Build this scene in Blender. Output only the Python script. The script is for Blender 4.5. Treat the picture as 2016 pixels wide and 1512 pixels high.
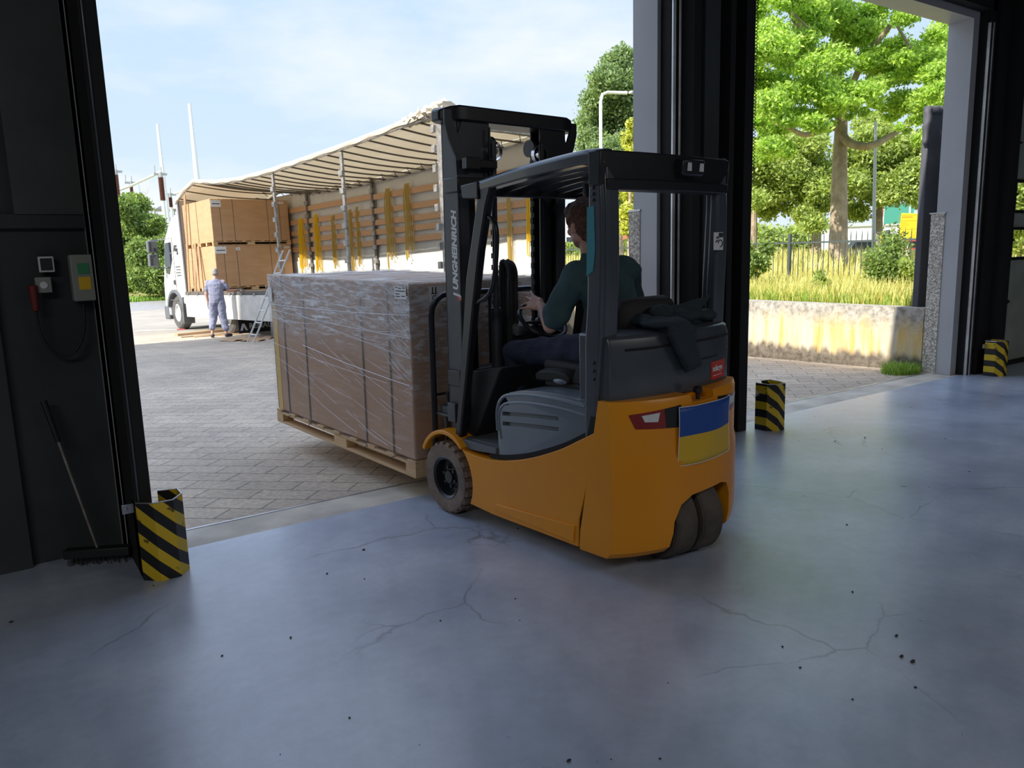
import bpy, bmesh, math, random
import numpy as np
from mathutils import Vector, Matrix, Euler
random.seed(7); RNG = np.random.default_rng(7)
PI = math.pi
SC = bpy.context.scene; COL = SC.collection
for o in list(bpy.data.objects): bpy.data.objects.remove(o)

# ------------------------------------------------------------------ camera
F_PX = 1514.0
CAM = Vector((0, 0, 1.6))
_up = Vector((-254.0, -8814.0, -F_PX)).normalized()
_vx = Vector((2154.0, -319.0, F_PX)); _vx = (_vx - _vx.dot(_up) * _up).normalized()
_vy = _up.cross(_vx)
_q = math.radians(-1.1)
_vx, _vy = math.cos(_q) * _vx + math.sin(_q) * _vy, -math.sin(_q) * _vx + math.cos(_q) * _vy
RW = Matrix((_vx, _vy, _up))          # rows: world axes in camera coordinates (x right, y down, z forward)
cam_d = bpy.data.cameras.new('camera'); cam = bpy.data.objects.new('camera', cam_d); COL.objects.link(cam)
cam_d.sensor_fit = 'HORIZONTAL'; cam_d.sensor_width = 36; cam_d.lens = F_PX / 2016 * 36
cam_d.clip_start = 0.05; cam_d.clip_end = 2000
_m = Matrix((RW @ Vector((1, 0, 0)), RW @ Vector((0, -1, 0)), RW @ Vector((0, 0, -1)))).transposed().to_4x4()
cam.matrix_world = Matrix.Translation(CAM) @ _m
SC.camera = cam
def at(px, py, dep):
    "point seen at a pixel, a given distance along the viewing axis"
    return CAM + RW @ Vector(((px - 1008) / F_PX * dep, (py - 756) / F_PX * dep, dep))
def ray(px, py): return RW @ Vector((px - 1008, py - 756, F_PX))
def onY(px, py, y): r = ray(px, py); return CAM + r * ((y - CAM.y) / r.y)
def onX(px, py, x): r = ray(px, py); return CAM + r * ((x - CAM.x) / r.x)
def onZ(px, py, z): r = ray(px, py); return CAM + r * ((z - CAM.z) / r.z)

# ------------------------------------------------------------------ view, world, sun
SC.view_settings.view_transform = 'Standard'; SC.view_settings.look = 'None'
SC.view_settings.exposure = 0.6; SC.view_settings.gamma = 1; SC.view_settings.use_curve_mapping = False
SC.render.film_transparent = False
SUN_DIR = Vector((1.0, 0.08, -0.80)).normalized()
sun_d = bpy.data.lights.new('sun', 'SUN'); sun_d.energy = 4.6; sun_d.angle = math.radians(0.6); sun_d.color = (1, .95, .85)
sun = bpy.data.objects.new('sun', sun_d); COL.objects.link(sun)
sun.rotation_euler = SUN_DIR.to_track_quat('-Z', 'Y').to_euler()
W = bpy.data.worlds.new('sky'); SC.world = W; W.use_nodes = True
def build_world():
    nt = W.node_tree; N = nt.nodes; Lk = nt.links; N.clear()
    out = N.new('ShaderNodeOutputWorld'); bg = N.new('ShaderNodeBackground'); bg.inputs[1].default_value = .92
    tc = N.new('ShaderNodeTexCoord'); sep = N.new('ShaderNodeSeparateXYZ'); Lk.new(tc.outputs['Generated'], sep.inputs[0])
    r = N.new('ShaderNodeValToRGB'); Lk.new(sep.outputs['Z'], r.inputs[0])
    e = r.color_ramp.elements; e[0].position = 0.0; e[0].color = (.60, .68, .76, 1)
    e[1].position = 1.0; e[1].color = (.75, .95, 1.35, 1)
    for p, c in ((.12, (.50, .62, .76, 1)), (.32, (.42, .56, .76, 1)), (.5, (.62, .82, 1.2, 1))):
        k = e.new(p); k.color = c
    mp = N.new('ShaderNodeMapping'); mp.inputs['Scale'].default_value = (1.2, 1.2, 3.4); mp.inputs['Location'].default_value = (.35, .2, .1)
    Lk.new(tc.outputs['Generated'], mp.inputs[0])
    no = N.new('ShaderNodeTexNoise'); no.inputs['Scale'].default_value = 2.1; no.inputs['Detail'].default_value = 7; no.inputs['Roughness'].default_value = .55
    Lk.new(mp.outputs[0], no.inputs['Vector'])
    r2 = N.new('ShaderNodeValToRGB'); Lk.new(no.outputs[0], r2.inputs[0])
    r2.color_ramp.elements[0].position = .47; r2.color_ramp.elements[1].position = .68
    mul = N.new('ShaderNodeMath'); mul.operation = 'MULTIPLY'; mul.inputs[1].default_value = .8; Lk.new(r2.outputs[0], mul.inputs[0])
    mx = N.new('ShaderNodeMix'); mx.data_type = 'RGBA'; Lk.new(mul.outputs[0], mx.inputs[0]); Lk.new(r.outputs[0], mx.inputs[6]); mx.inputs[7].default_value = (.72, .74, .80, 1)
    Lk.new(mx.outputs[2], bg.inputs[0]); Lk.new(bg.outputs[0], out.inputs[0])
build_world()
# unseen fill lights added under the ceiling, behind the camera
for lx, ly in ((-4.0, -2.5), (7.0, -5.0)):
    ld = bpy.data.lights.new('fill_light', 'AREA'); ld.shape = 'RECTANGLE'; ld.size = 5.0; ld.size_y = 1.6; ld.energy = 120; ld.color = (1, .97, .92)
    lo = bpy.data.objects.new('fill_light', ld); COL.objects.link(lo); lo.location = (lx, ly, 4.9)

# ------------------------------------------------------------------ materials
def mat(name, col, rough=.6, metal=0.0, var=0.0, vscale=4.0, bump=0.0, bscale=40.0, col2=None, spec=.5, coat=0.0, detail=4.0):
    m = bpy.data.materials.new(name); m.use_nodes = True; nt = m.node_tree; N = nt.nodes; Lk = nt.links
    b = N['Principled BSDF']; b.inputs['Base Color'].default_value = (*col, 1); b.inputs['Roughness'].default_value = rough
    b.inputs['Metallic'].default_value = metal; b.inputs['Specular IOR Level'].default_value = spec
    if coat: b.inputs['Coat Weight'].default_value = coat; b.inputs['Coat Roughness'].default_value = .08
    tc = N.new('ShaderNodeTexCoord')
    if var or col2:
        no = N.new('ShaderNodeTexNoise'); no.inputs['Scale'].default_value = vscale; no.inputs['Detail'].default_value = detail
        Lk.new(tc.outputs['Object'], no.inputs['Vector'])
        r = N.new('ShaderNodeValToRGB'); Lk.new(no.outputs[0], r.inputs[0])
        c2 = col2 or tuple(max(0, c * (1 - var)) for c in col); c1 = col if col2 else tuple(min(1, c * (1 + var)) for c in col)
        r.color_ramp.elements[0].position = .35; r.color_ramp.elements[1].position = .65
        r.color_ramp.elements[0].color = (*c2, 1); r.color_ramp.elements[1].color = (*c1, 1)
        Lk.new(r.outputs[0], b.inputs['Base Color'])
    if bump:
        n2 = N.new('ShaderNodeTexNoise'); n2.inputs['Scale'].default_value = bscale; n2.inputs['Detail'].default_value = 3
        Lk.new(tc.outputs['Object'], n2.inputs['Vector'])
        bp = N.new('ShaderNodeBump'); bp.inputs['Strength'].default_value = bump; bp.inputs['Distance'].default_value = .02
        Lk.new(n2.outputs[0], bp.inputs['Height']); Lk.new(bp.outputs[0], b.inputs['Normal'])
    return m
class NB:
    "tiny node builder"
    def __init__(s, name):
        s.m = bpy.data.materials.new(name); s.m.use_nodes = True; s.nt = s.m.node_tree; s.b = s.nt.nodes['Principled BSDF']
    def n(s, t, **kw):
        k = s.nt.nodes.new(t)
        for a, v in kw.items():
            if a == 'ins':
                for i, x in v.items(): k.inputs[i].default_value = x
            else: setattr(k, a, v)
        return k
    def l(s, a, b): s.nt.links.new(a, b)
    def ramp(s, src, stops, interp='LINEAR'):
        r = s.n('ShaderNodeValToRGB'); r.color_ramp.interpolation = interp; e = r.color_ramp.elements
        e[0].position, e[0].color = stops[0][0], (*stops[0][1], 1); e[1].position, e[1].color = stops[-1][0], (*stops[-1][1], 1)
        for p, c in stops[1:-1]: k = e.new(p); k.color = (*c, 1)
        s.l(src, r.inputs[0]); return r
    def mix(s, fac, a, b, mode='MIX'):
        x = s.n('ShaderNodeMix', data_type='RGBA', blend_type=mode)
        for i, v in ((0, fac), (6, a), (7, b)):
            if hasattr(v, 'is_linked') or hasattr(v, 'links'): s.l(v, x.inputs[i])
            elif i == 0: x.inputs[0].default_value = v
            else: x.inputs[i].default_value = (*v, 1)
        return x.outputs[2]
    def noise(s, scale, detail=4, vec=None, rough=.5, sc=None, rot=None):
        k = s.n('ShaderNodeTexNoise', ins={'Scale': scale, 'Detail': detail, 'Roughness': rough})
        s.l(s.vec(sc, rot) if (sc or rot) else s.vec(), k.inputs['Vector']); return k.outputs[0]
    def vec(s, sc=None, rot=None):
        if not hasattr(s, 'tc'): s.tc = s.n('ShaderNodeTexCoord')
        if not sc and not rot: return s.tc.outputs['Object']
        mp = s.n('ShaderNodeMapping'); mp.inputs['Scale'].default_value = sc or (1, 1, 1); mp.inputs['Rotation'].default_value = rot or (0, 0, 0)
        s.l(s.tc.outputs['Object'], mp.inputs[0]); return mp.outputs[0]
    def bump(s, h, st=.4, d=.02):
        k = s.n('ShaderNodeBump', ins={'Strength': st, 'Distance': d}); s.l(h, k.inputs['Height']); s.l(k.outputs[0], s.b.inputs['Normal'])
    def math(s, op, a, b=None):
        k = s.n('ShaderNodeMath', operation=op)
        for i, v in ((0, a), (1, b)):
            if v is None: continue
            if hasattr(v, 'links'): s.l(v, k.inputs[i])
            else: k.inputs[i].default_value = v
        return k.outputs[0]

def floor_mat():
    n = NB('polished_concrete'); n1 = n.noise(.9, 7, rough=.62); n2 = n.noise(7, 8, rough=.7)
    c = n.ramp(n1, [(.3, (.33, .39, .52)), (.5, (.47, .54, .68)), (.68, (.64, .71, .84))]).outputs[0]
    d = n.ramp(n2, [(.35, (.75, .75, .75)), (.6, (1, 1, 1))]).outputs[0]
    c = n.mix(.55, c, d, 'MULTIPLY')
    vo = n.n('ShaderNodeTexVoronoi', feature='DISTANCE_TO_EDGE', ins={'Scale': 1.1})
    wv = n.noise(3.0, 5); mxv = n.n('ShaderNodeMix', data_type='VECTOR'); mxv.inputs[0].default_value = .16
    nn = n.n('ShaderNodeTexNoise', ins={'Scale': 3.2, 'Detail': 5}); n.l(n.vec(), nn.inputs['Vector']); n.l(n.vec(), mxv.inputs[4]); n.l(nn.outputs[1], mxv.inputs[5])
    n.l(mxv.outputs[1], vo.inputs['Vector'])
    cr = n.ramp(vo.outputs['Distance'], [(.0, (1, 1, 1)), (.006, (0, 0, 0))]).outputs[0]
    msk = n.ramp(n.noise(.8, 2), [(.5, (0, 0, 0)), (.58, (1, 1, 1))]).outputs[0]
    f = n.math('MULTIPLY', cr, msk); f = n.math('MULTIPLY', f, .55)
    c = n.mix(f, c, (.07, .07, .08)); n.l(c, n.b.inputs['Base Color'])
    rr = n.ramp(n1, [(.3, (.26, .26, .26)), (.7, (.38, .38, .38))]).outputs[0]; n.l(rr, n.b.inputs['Roughness'])
    n.b.inputs['Specular IOR Level'].default_value = .9; n.b.inputs['Coat Weight'].default_value = .35; n.b.inputs['Coat Roughness'].default_value = .3; n.bump(n2, .10, .01)
    return n.m
def paver_mat():
    n = NB('clay_pavers')
    br = n.n('ShaderNodeTexBrick', ins={'Scale': 1.0, 'Mortar Size': .006, 'Mortar Smooth': .3, 'Brick Width': .42, 'Row Height': .21, 'Color1': (.64, .53, .41, 1), 'Color2': (.53, .44, .34, 1), 'Mortar': (.20, .18, .15, 1)})
    n.l(n.vec(rot=(0, 0, math.radians(45))), br.inputs['Vector'])
    a = n.ramp(n.noise(.5, 6, rough=.65), [(.3, (.78, .78, .8)), (.65, (1.15, 1.12, 1.08))]).outputs[0]
    c = n.mix(1, br.outputs[0], a, 'MULTIPLY')
    g = n.ramp(n.noise(28, 4), [(.4, (.8, .8, .8)), (.62, (1.1, 1.1, 1.1))]).outputs[0]
    c = n.mix(.8, c, g, 'MULTIPLY'); n.l(c, n.b.inputs['Base Color']); n.b.inputs['Roughness'].default_value = .85
    n.bump(br.outputs['Fac'], -.5, .01); return n.m
def apron_mat():
    n = NB('yard_concrete'); a = n.ramp(n.noise(.7, 7, rough=.65), [(.3, (.34, .30, .245)), (.7, (.47, .42, .345))]).outputs[0]
    n.l(a, n.b.inputs['Base Color']); n.b.inputs['Roughness'].default_value = .9; return n.m
def card_mat(name, c1, c2):
    n = NB(name); a = n.ramp(n.noise(2.0, 4, sc=(1, 1, 3)), [(.3, c2), (.7, c1)]).outputs[0]
    b = n.ramp(n.noise(60, 2, sc=(.05, .05, 1)), [(.3, (.93, .93, .93)), (.7, (1, 1, 1))]).outputs[0]
    n.l(n.mix(1, a, b, 'MULTIPLY'), n.b.inputs['Base Color']); n.b.inputs['Roughness'].default_value = .75; return n.m
def wrap_mat():
    "clear stretch film: wrinkled, denser over the upper third and the near corner"
    n = NB('stretch_film'); b = n.b; b.inputs['Base Color'].default_value = (.93, .94, .97, 1); b.inputs['Roughness'].default_value = .22
    b.inputs['Specular IOR Level'].default_value = .9
    s1 = n.noise(9, 6, rough=.7, sc=(.35, .35, 3.0), rot=(0, math.radians(8), 0)); s2 = n.noise(16, 5, rough=.7, sc=(.5, .5, 1.6), rot=(0, math.radians(-35), 0))
    sep = n.n('ShaderNodeSeparateXYZ'); n.l(n.vec(), sep.inputs[0])
    zt = n.ramp(sep.outputs['Z'], [(.72, (0, 0, 0)), (1.12, (1, 1, 1))]).outputs[0]
    st = n.ramp(s1, [(.52, (0, 0, 0)), (.68, (1, 1, 1))]).outputs[0]; sw = n.ramp(s2, [(.46, (0, 0, 0)), (.62, (1, 1, 1))]).outputs[0]
    xg = n.ramp(sep.outputs['X'], [(.0, (1, 1, 1)), (.45, (0, 0, 0))]).outputs[0]
    a = n.math('MULTIPLY', st, n.math('ADD', n.math('MULTIPLY', zt, .45), .14))
    dn = n.math('MAXIMUM', n.math('MULTIPLY', zt, .55), n.math('MULTIPLY', xg, n.ramp(sep.outputs['Z'], [(.3, (0, 0, 0)), (.8, (.8, .8, .8))]).outputs[0]))
    a = n.math('ADD', a, n.math('MULTIPLY', sw, n.math('MULTIPLY', dn, .55)))
    a = n.math('ADD', n.math('MULTIPLY', zt, .20), n.math('ADD', a, .05)); a = n.math('MINIMUM', a, .85); n.l(a, b.inputs['Alpha'])  # besides denser film, the top is whitened to paint in its sheen
    n.bump(n.math('ADD', s1, s2), .7, .02); return n.m
def pebble_mat():
    n = NB('exposed_aggregate'); v = n.n('ShaderNodeTexVoronoi', ins={'Scale': 75.0}); n.l(n.vec(), v.inputs['Vector'])
    c = n.ramp(v.outputs['Color'], [(.2, (.28, .25, .21)), (.5, (.55, .50, .43)), (.85, (.85, .81, .73))]).outputs[0]
    n.l(c, n.b.inputs['Base Color']); n.b.inputs['Roughness'].default_value = .8; n.bump(v.outputs['Distance'], -.7, .01); return n.m
def retain_mat():
    n = NB('stained_shaded_concrete'); sep = n.n('ShaderNodeSeparateXYZ'); n.l(n.vec(), sep.inputs[0])
    s = n.noise(3.2, 6, rough=.6, sc=(1, 2.6, .22)); g = n.noise(14, 6, rough=.7)
    base = n.ramp(s, [(.30, (.60, .56, .46)), (.50, (.66, .56, .38)), (.63, (.70, .48, .16)), (.75, (.46, .32, .15))]).outputs[0]
    top = n.ramp(g, [(.35, (.22, .20, .16)), (.55, (.48, .44, .38)), (.7, (.62, .58, .52))]).outputs[0]
    z = n.math('ADD', sep.outputs['Z'], n.math('MULTIPLY', n.noise(4, 4, sc=(1, 2, .5)), .3))
    f = n.ramp(z, [(.58, (0, 0, 0)), (.85, (1, 1, 1))]).outputs[0]
    f2 = n.ramp(z, [(.27, (1, 1, 1)), (.36, (0, 0, 0))]).outputs[0]  # dark foot band paints the cast shadow into the colour
    c = n.mix(f, base, top); c = n.mix(f2, c, n.ramp(g, [(.35, (.10, .08, .06)), (.65, (.25, .21, .16))]).outputs[0])
    n.l(c, n.b.inputs['Base Color']); n.b.inputs['Roughness'].default_value = .9; n.bump(g, .4, .01); return n.m
def wood_mat(name, c1, c2, sc=(1, 14, 14)):
    n = NB(name); c = n.ramp(n.noise(2.5, 5, sc=sc), [(.3, c2), (.7, c1)]).outputs[0]
    n.l(c, n.b.inputs['Base Color']); n.b.inputs['Roughness'].default_value = .7; return n.m
def leaf_mat(name, c1, c2, trans=.35):
    n = NB(name); gi = n.n('ShaderNodeNewGeometry')
    c = n.ramp(gi.outputs['Random Per Island'], [(.0, c1), (.6, c2), (1, tuple(min(1, x * 1.5) for x in c2))]).outputs[0]
    n.l(c, n.b.inputs['Base Color']); n.b.inputs['Roughness'].default_value = .55
    tr = n.n('ShaderNodeBsdfTranslucent'); n.l(n.mix(1, c, (1.3, 1.3, .6), 'MULTIPLY'), tr.inputs[0]); mx = n.n('ShaderNodeMixShader'); mx.inputs[0].default_value = trans
    out = n.nt.nodes['Material Output']; n.l(n.b.outputs[0], mx.inputs[1]); n.l(tr.outputs[0], mx.inputs[2]); n.l(mx.outputs[0], out.inputs[0]); return n.m
def tarp_mat():
    n = NB('cream_tarpaulin'); c = n.ramp(n.noise(2, 5), [(.3, (.70, .64, .52)), (.7, (.80, .75, .64))]).outputs[0]; n.l(c, n.b.inputs['Base Color']); n.b.inputs['Roughness'].default_value = .6
    n.bump(n.noise(5, 3), .4, .02); tr = n.n('ShaderNodeBsdfTranslucent'); n.l(n.mix(1, c, (.95, .80, .58), 'MULTIPLY'), tr.inputs[0]); mx = n.n('ShaderNodeMixShader'); mx.inputs[0].default_value = .28
    out = n.nt.nodes['Material Output']; n.l(n.b.outputs[0], mx.inputs[1]); n.l(tr.outputs[0], mx.inputs[2]); n.l(mx.outputs[0], out.inputs[0]); return n.m
def stripe_mat():
    n = NB('black_yellow_stripes'); sep = n.n('ShaderNodeSeparateXYZ'); n.l(n.vec(), sep.inputs[0])
    a = n.math('ADD', n.math('MULTIPLY', sep.outputs['Z'], 1.0), n.math('MULTIPLY', sep.outputs['X'], 1.05))
    fr = n.math('FRACT', n.math('MULTIPLY', a, 7.2)); st = n.ramp(fr, [(.49, (0, 0, 0)), (.51, (1, 1, 1))]).outputs[0]
    ch = n.ramp(n.noise(9, 5), [(.62, (0, 0, 0)), (.66, (1, 1, 1))]).outputs[0]
    c = n.mix(st, (.013, .013, .014), (.72, .50, .02)); c = n.mix(n.math('MULTIPLY', ch, .8), c, (.02, .018, .015))
    n.l(c, n.b.inputs['Base Color']); n.b.inputs['Roughness'].default_value = .5; return n.m
def orange_mat():
    n = NB('orange_paint'); c = n.ramp(n.noise(1.5, 4), [(.3, (.76, .265, .004)), (.7, (.84, .325, .008))]).outputs[0]
    sc_ = n.ramp(n.noise(16, 6, rough=.75, sc=(1, 1, .6)), [(.68, (0, 0, 0)), (.72, (1, 1, 1))]).outputs[0]
    sep = n.n('ShaderNodeSeparateXYZ'); n.l(n.vec(), sep.inputs[0])
    lo = n.ramp(sep.outputs['Z'], [(.15, (1, 1, 1)), (.45, (0, 0, 0))]).outputs[0]
    c = n.mix(n.math('MULTIPLY', sc_, lo), c, (.10, .05, .03)); n.l(c, n.b.inputs['Base Color'])
    n.b.inputs['Roughness'].default_value = .42; n.b.inputs['Specular IOR Level'].default_value = .4; n.b.inputs['Coat Weight'].default_value = .12; n.b.inputs['Coat Roughness'].default_value = .15; return n.m

M = {}
M['floor'] = floor_mat(); M['paver'] = paver_mat(); M['apron'] = apron_mat()
M['sill'] = mat('sill_concrete', (.62, .56, .47), .85, var=.18, vscale=3)
M['steel'] = mat('galvanised_steel', (.55, .57, .60), .38, .9, var=.15, vscale=6)
M['darkwall'] = mat('dark_wall_paint', (.040, .048, .052), .85, var=.25, vscale=1.5)
M['darkwall2'] = mat('upper_wall_paint', (.075, .083, .082), .85, var=.15, vscale=2)
M['plug'] = mat('dull_red_plastic', (.16, .02, .015), .6)
M['black'] = mat('black_paint', (.012, .013, .015), .5)
M['softblack'] = mat('black_rubber_seal', (.010, .010, .011), .8)
M['cladding'] = mat('grey_cladding', (.46, .47, .49), .45, var=.04, vscale=2)
M['pebble'] = pebble_mat(); M['retain'] = retain_mat()
M['ceil'] = mat('ceiling_panel', (.06, .06, .065), .9)
M['doorpanel'] = mat('door_panel', (.34, .38, .34), .6, var=.1)
M['orange'] = orange_mat()
M['gry'] = mat('dark_grey_paint', (.060, .072, .090), .30, var=.08, vscale=5, spec=.7, coat=.3)
M['gryp'] = mat('grey_plastic', (.17, .205, .245), .27, bump=.02, bscale=200, coat=.3)
M['mast'] = mat('mast_paint', (.050, .055, .065), .42, var=.2, vscale=6)
M['blk'] = mat('black_metal', (.014, .015, .019), .35)
M['rub'] = mat('black_rubber', (.02, .02, .021), .65)
M['tyre'] = mat('dusty_tyre', (.26, .19, .145), .85, col2=(.15, .115, .095), vscale=9, bump=.3, bscale=60)
M['tyre2'] = mat('dark_tyre', (.10, .082, .07), .8, col2=(.05, .043, .04), vscale=7, bump=.2, bscale=60)
M['truckty'] = mat('truck_tyre', (.10, .095, .09), .85, var=.2)
M['chrome'] = mat('bright_steel', (.7, .7, .72), .22, 1.0)
M['glass'] = mat('dark_glass', (.02, .025, .03), .08, spec=.8)
M['red'] = mat('red_lens', (.25, .02, .02), .25); M['redpaint'] = mat('red_print', (.62, .05, .035), .45)
M['white'] = mat('white_paper', (.78, .79, .80), .5); M['lens'] = mat('clear_lens', (.70, .72, .74), .2)
M['blue'] = mat('flag_blue', (.012, .07, .34), .45, bump=.1, bscale=12); M['yellow'] = mat('flag_yellow', (.72, .46, .02), .45, bump=.1, bscale=12)
M['teal'] = mat('teal_sticker', (.03, .26, .32), .5)
M['skin'] = mat('skin', (.62, .36, .27), .5, var=.1, vscale=12, col2=(.52, .27, .20))
M['hair'] = mat('brown_hair', (.19, .082, .045), .65, col2=(.07, .03, .017), vscale=40, bump=.9, bscale=90)
M['greyhair'] = mat('grey_hair', (.34, .31, .28), .7, bump=.6, bscale=60)
M['shirt'] = mat('dark_teal_cotton', (.045, .095, .11), .85, var=.15, bump=.5, bscale=14)
M['trous'] = mat('navy_cotton', (.03, .036, .075), .8, var=.2, bump=.5, bscale=14)
M['lav'] = mat('faded_blue_cotton', (.26, .27, .37), .85, var=.08, bump=.5, bscale=16)
M['glove'] = mat('work_glove', (.30, .31, .24), .8, col2=(.10, .12, .08), vscale=25)
M['shoe'] = mat('shoe_leather', (.05, .045, .05), .6)
M['jacket'] = mat('dark_jacket_cloth', (.022, .035, .045), .85, bump=.6, bscale=10)
M['card'] = card_mat('cardboard', (.50, .315, .205), (.43, .26, .165)); M['card2'] = card_mat('tan_cardboard', (.60, .375, .205), (.54, .32, .165))
M['wrap'] = wrap_mat()
M['strapp'] = mat('plastic_strap', (.09, .085, .075), .5)
M['pallet'] = wood_mat('pallet_wood', (.72, .50, .28), (.50, .32, .16)); M['pine'] = wood_mat('pine_board', (.62, .44, .26), (.42, .27, .15))
M['slat'] = wood_mat('slat_wood', (.70, .40, .19), (.44, .24, .12), (12, 1, 14))
M['tarp'] = tarp_mat()
M['tarp2'] = mat('grey_cream_curtain', (.60, .56, .48), .7, var=.06, vscale=2, bump=.3, bscale=4)
M['board'] = mat('white_side_board', (.74, .72, .66), .5, var=.1, vscale=3, col2=(.60, .58, .53), detail=8)
M['alu'] = mat('worn_aluminium', (.42, .40, .37), .5, .5, col2=(.25, .22, .19), vscale=12)
M['bow'] = mat('roof_bow_steel', (.12, .105, .09), .6)
M['ratyel'] = mat('yellow_webbing', (.92, .60, .02), .7); M['ratshade'] = mat('shade_tone_webbing', (.66, .47, .13), .8)  # second yellow is the same webbing painted as in shade; also on tape
M['cab'] = mat('white_cab_paint', (.82, .83, .82), .25, coat=.3)
M['cabgrey'] = mat('grey_cab_plastic', (.13, .14, .15), .6)
M['bark'] = mat('tree_bark', (.42, .33, .24), .9, col2=(.28, .21, .15), vscale=5, bump=.6, bscale=20)
M['leafA'] = leaf_mat('bright_leaves', (.20, .33, .06), (.47, .62, .15), .5); M['leafB'] = leaf_mat('mid_leaves', (.17, .25, .07), (.43, .50, .16), .5)
M['leafC'] = leaf_mat('oak_leaves', (.12, .19, .08), (.27, .36, .16), .4); M['leafD'] = leaf_mat('yellow_leaves', (.30, .34, .05), (.60, .60, .12)); M['leafH'] = leaf_mat('hedge_leaves', (.11, .18, .05), (.27, .36, .11), .4)
M['grass'] = leaf_mat('tall_grass', (.45, .42, .10), (.68, .60, .22), .3); M['grassg'] = leaf_mat('green_grass', (.18, .32, .05), (.34, .50, .10), .3)
M['soil'] = mat('grassy_soil', (.42, .42, .14), .95, col2=(.30, .28, .10), vscale=2.5, detail=8)
M['asphalt'] = mat('road_asphalt', (.33, .32, .31), .9, var=.1)
M['fence'] = mat('fence_green_paint', (.07, .085, .085), .6)
M['galv'] = mat('galvanised_pole', (.75, .76, .76), .45, .1); M['poleg'] = mat('grey_pole', (.40, .41, .42), .6)
M['ceram'] = mat('brown_porcelain', (.13, .05, .038), .4)
M['signy'] = mat('yellow_sign', (.90, .55, .02), .5); M['ink'] = mat('dark_print', (.03, .03, .03), .6); M['inkr'] = mat('brown_print', (.45, .20, .02), .6)
M['offwhite'] = mat('pale_wall', (.72, .70, .68), .8); M['greenp'] = mat('green_sheet', (.05, .26, .19), .6); M['orangep'] = mat('orange_sheet', (.75, .20, .03), .6)
M['greyroof'] = mat('grey_roof', (.40, .42, .45), .8); M['roofred'] = mat('red_tiles', (.45, .16, .09), .8)
M['carblk'] = mat('dark_car_paint', (.08, .10, .12), .3); M['carred'] = mat('red_car_paint', (.45, .05, .05), .3); M['carblu'] = mat('blue_car_paint', (.10, .18, .36), .3)
M['screen'] = mat('charcoal_screen', (.085, .085, .10), .7, var=.15, vscale=2)
M['palebox'] = mat('pale_enclosure', (.30, .32, .29), .5); M['shadebldg'] = mat('shade_building_brick', (.32, .26, .21), .85, var=.15)
M['stripe'] = stripe_mat()
M['pane'] = NB('window_glass').m; _b = M['pane'].node_tree.nodes['Principled BSDF']; _b.inputs['Transmission Weight'].default_value = 1; _b.inputs['Roughness'].default_value = .02; _b.inputs['IOR'].default_value = 1.1; del _b
M['screeng'] = mat('green_label', (.05, .30, .14), .5)

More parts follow.
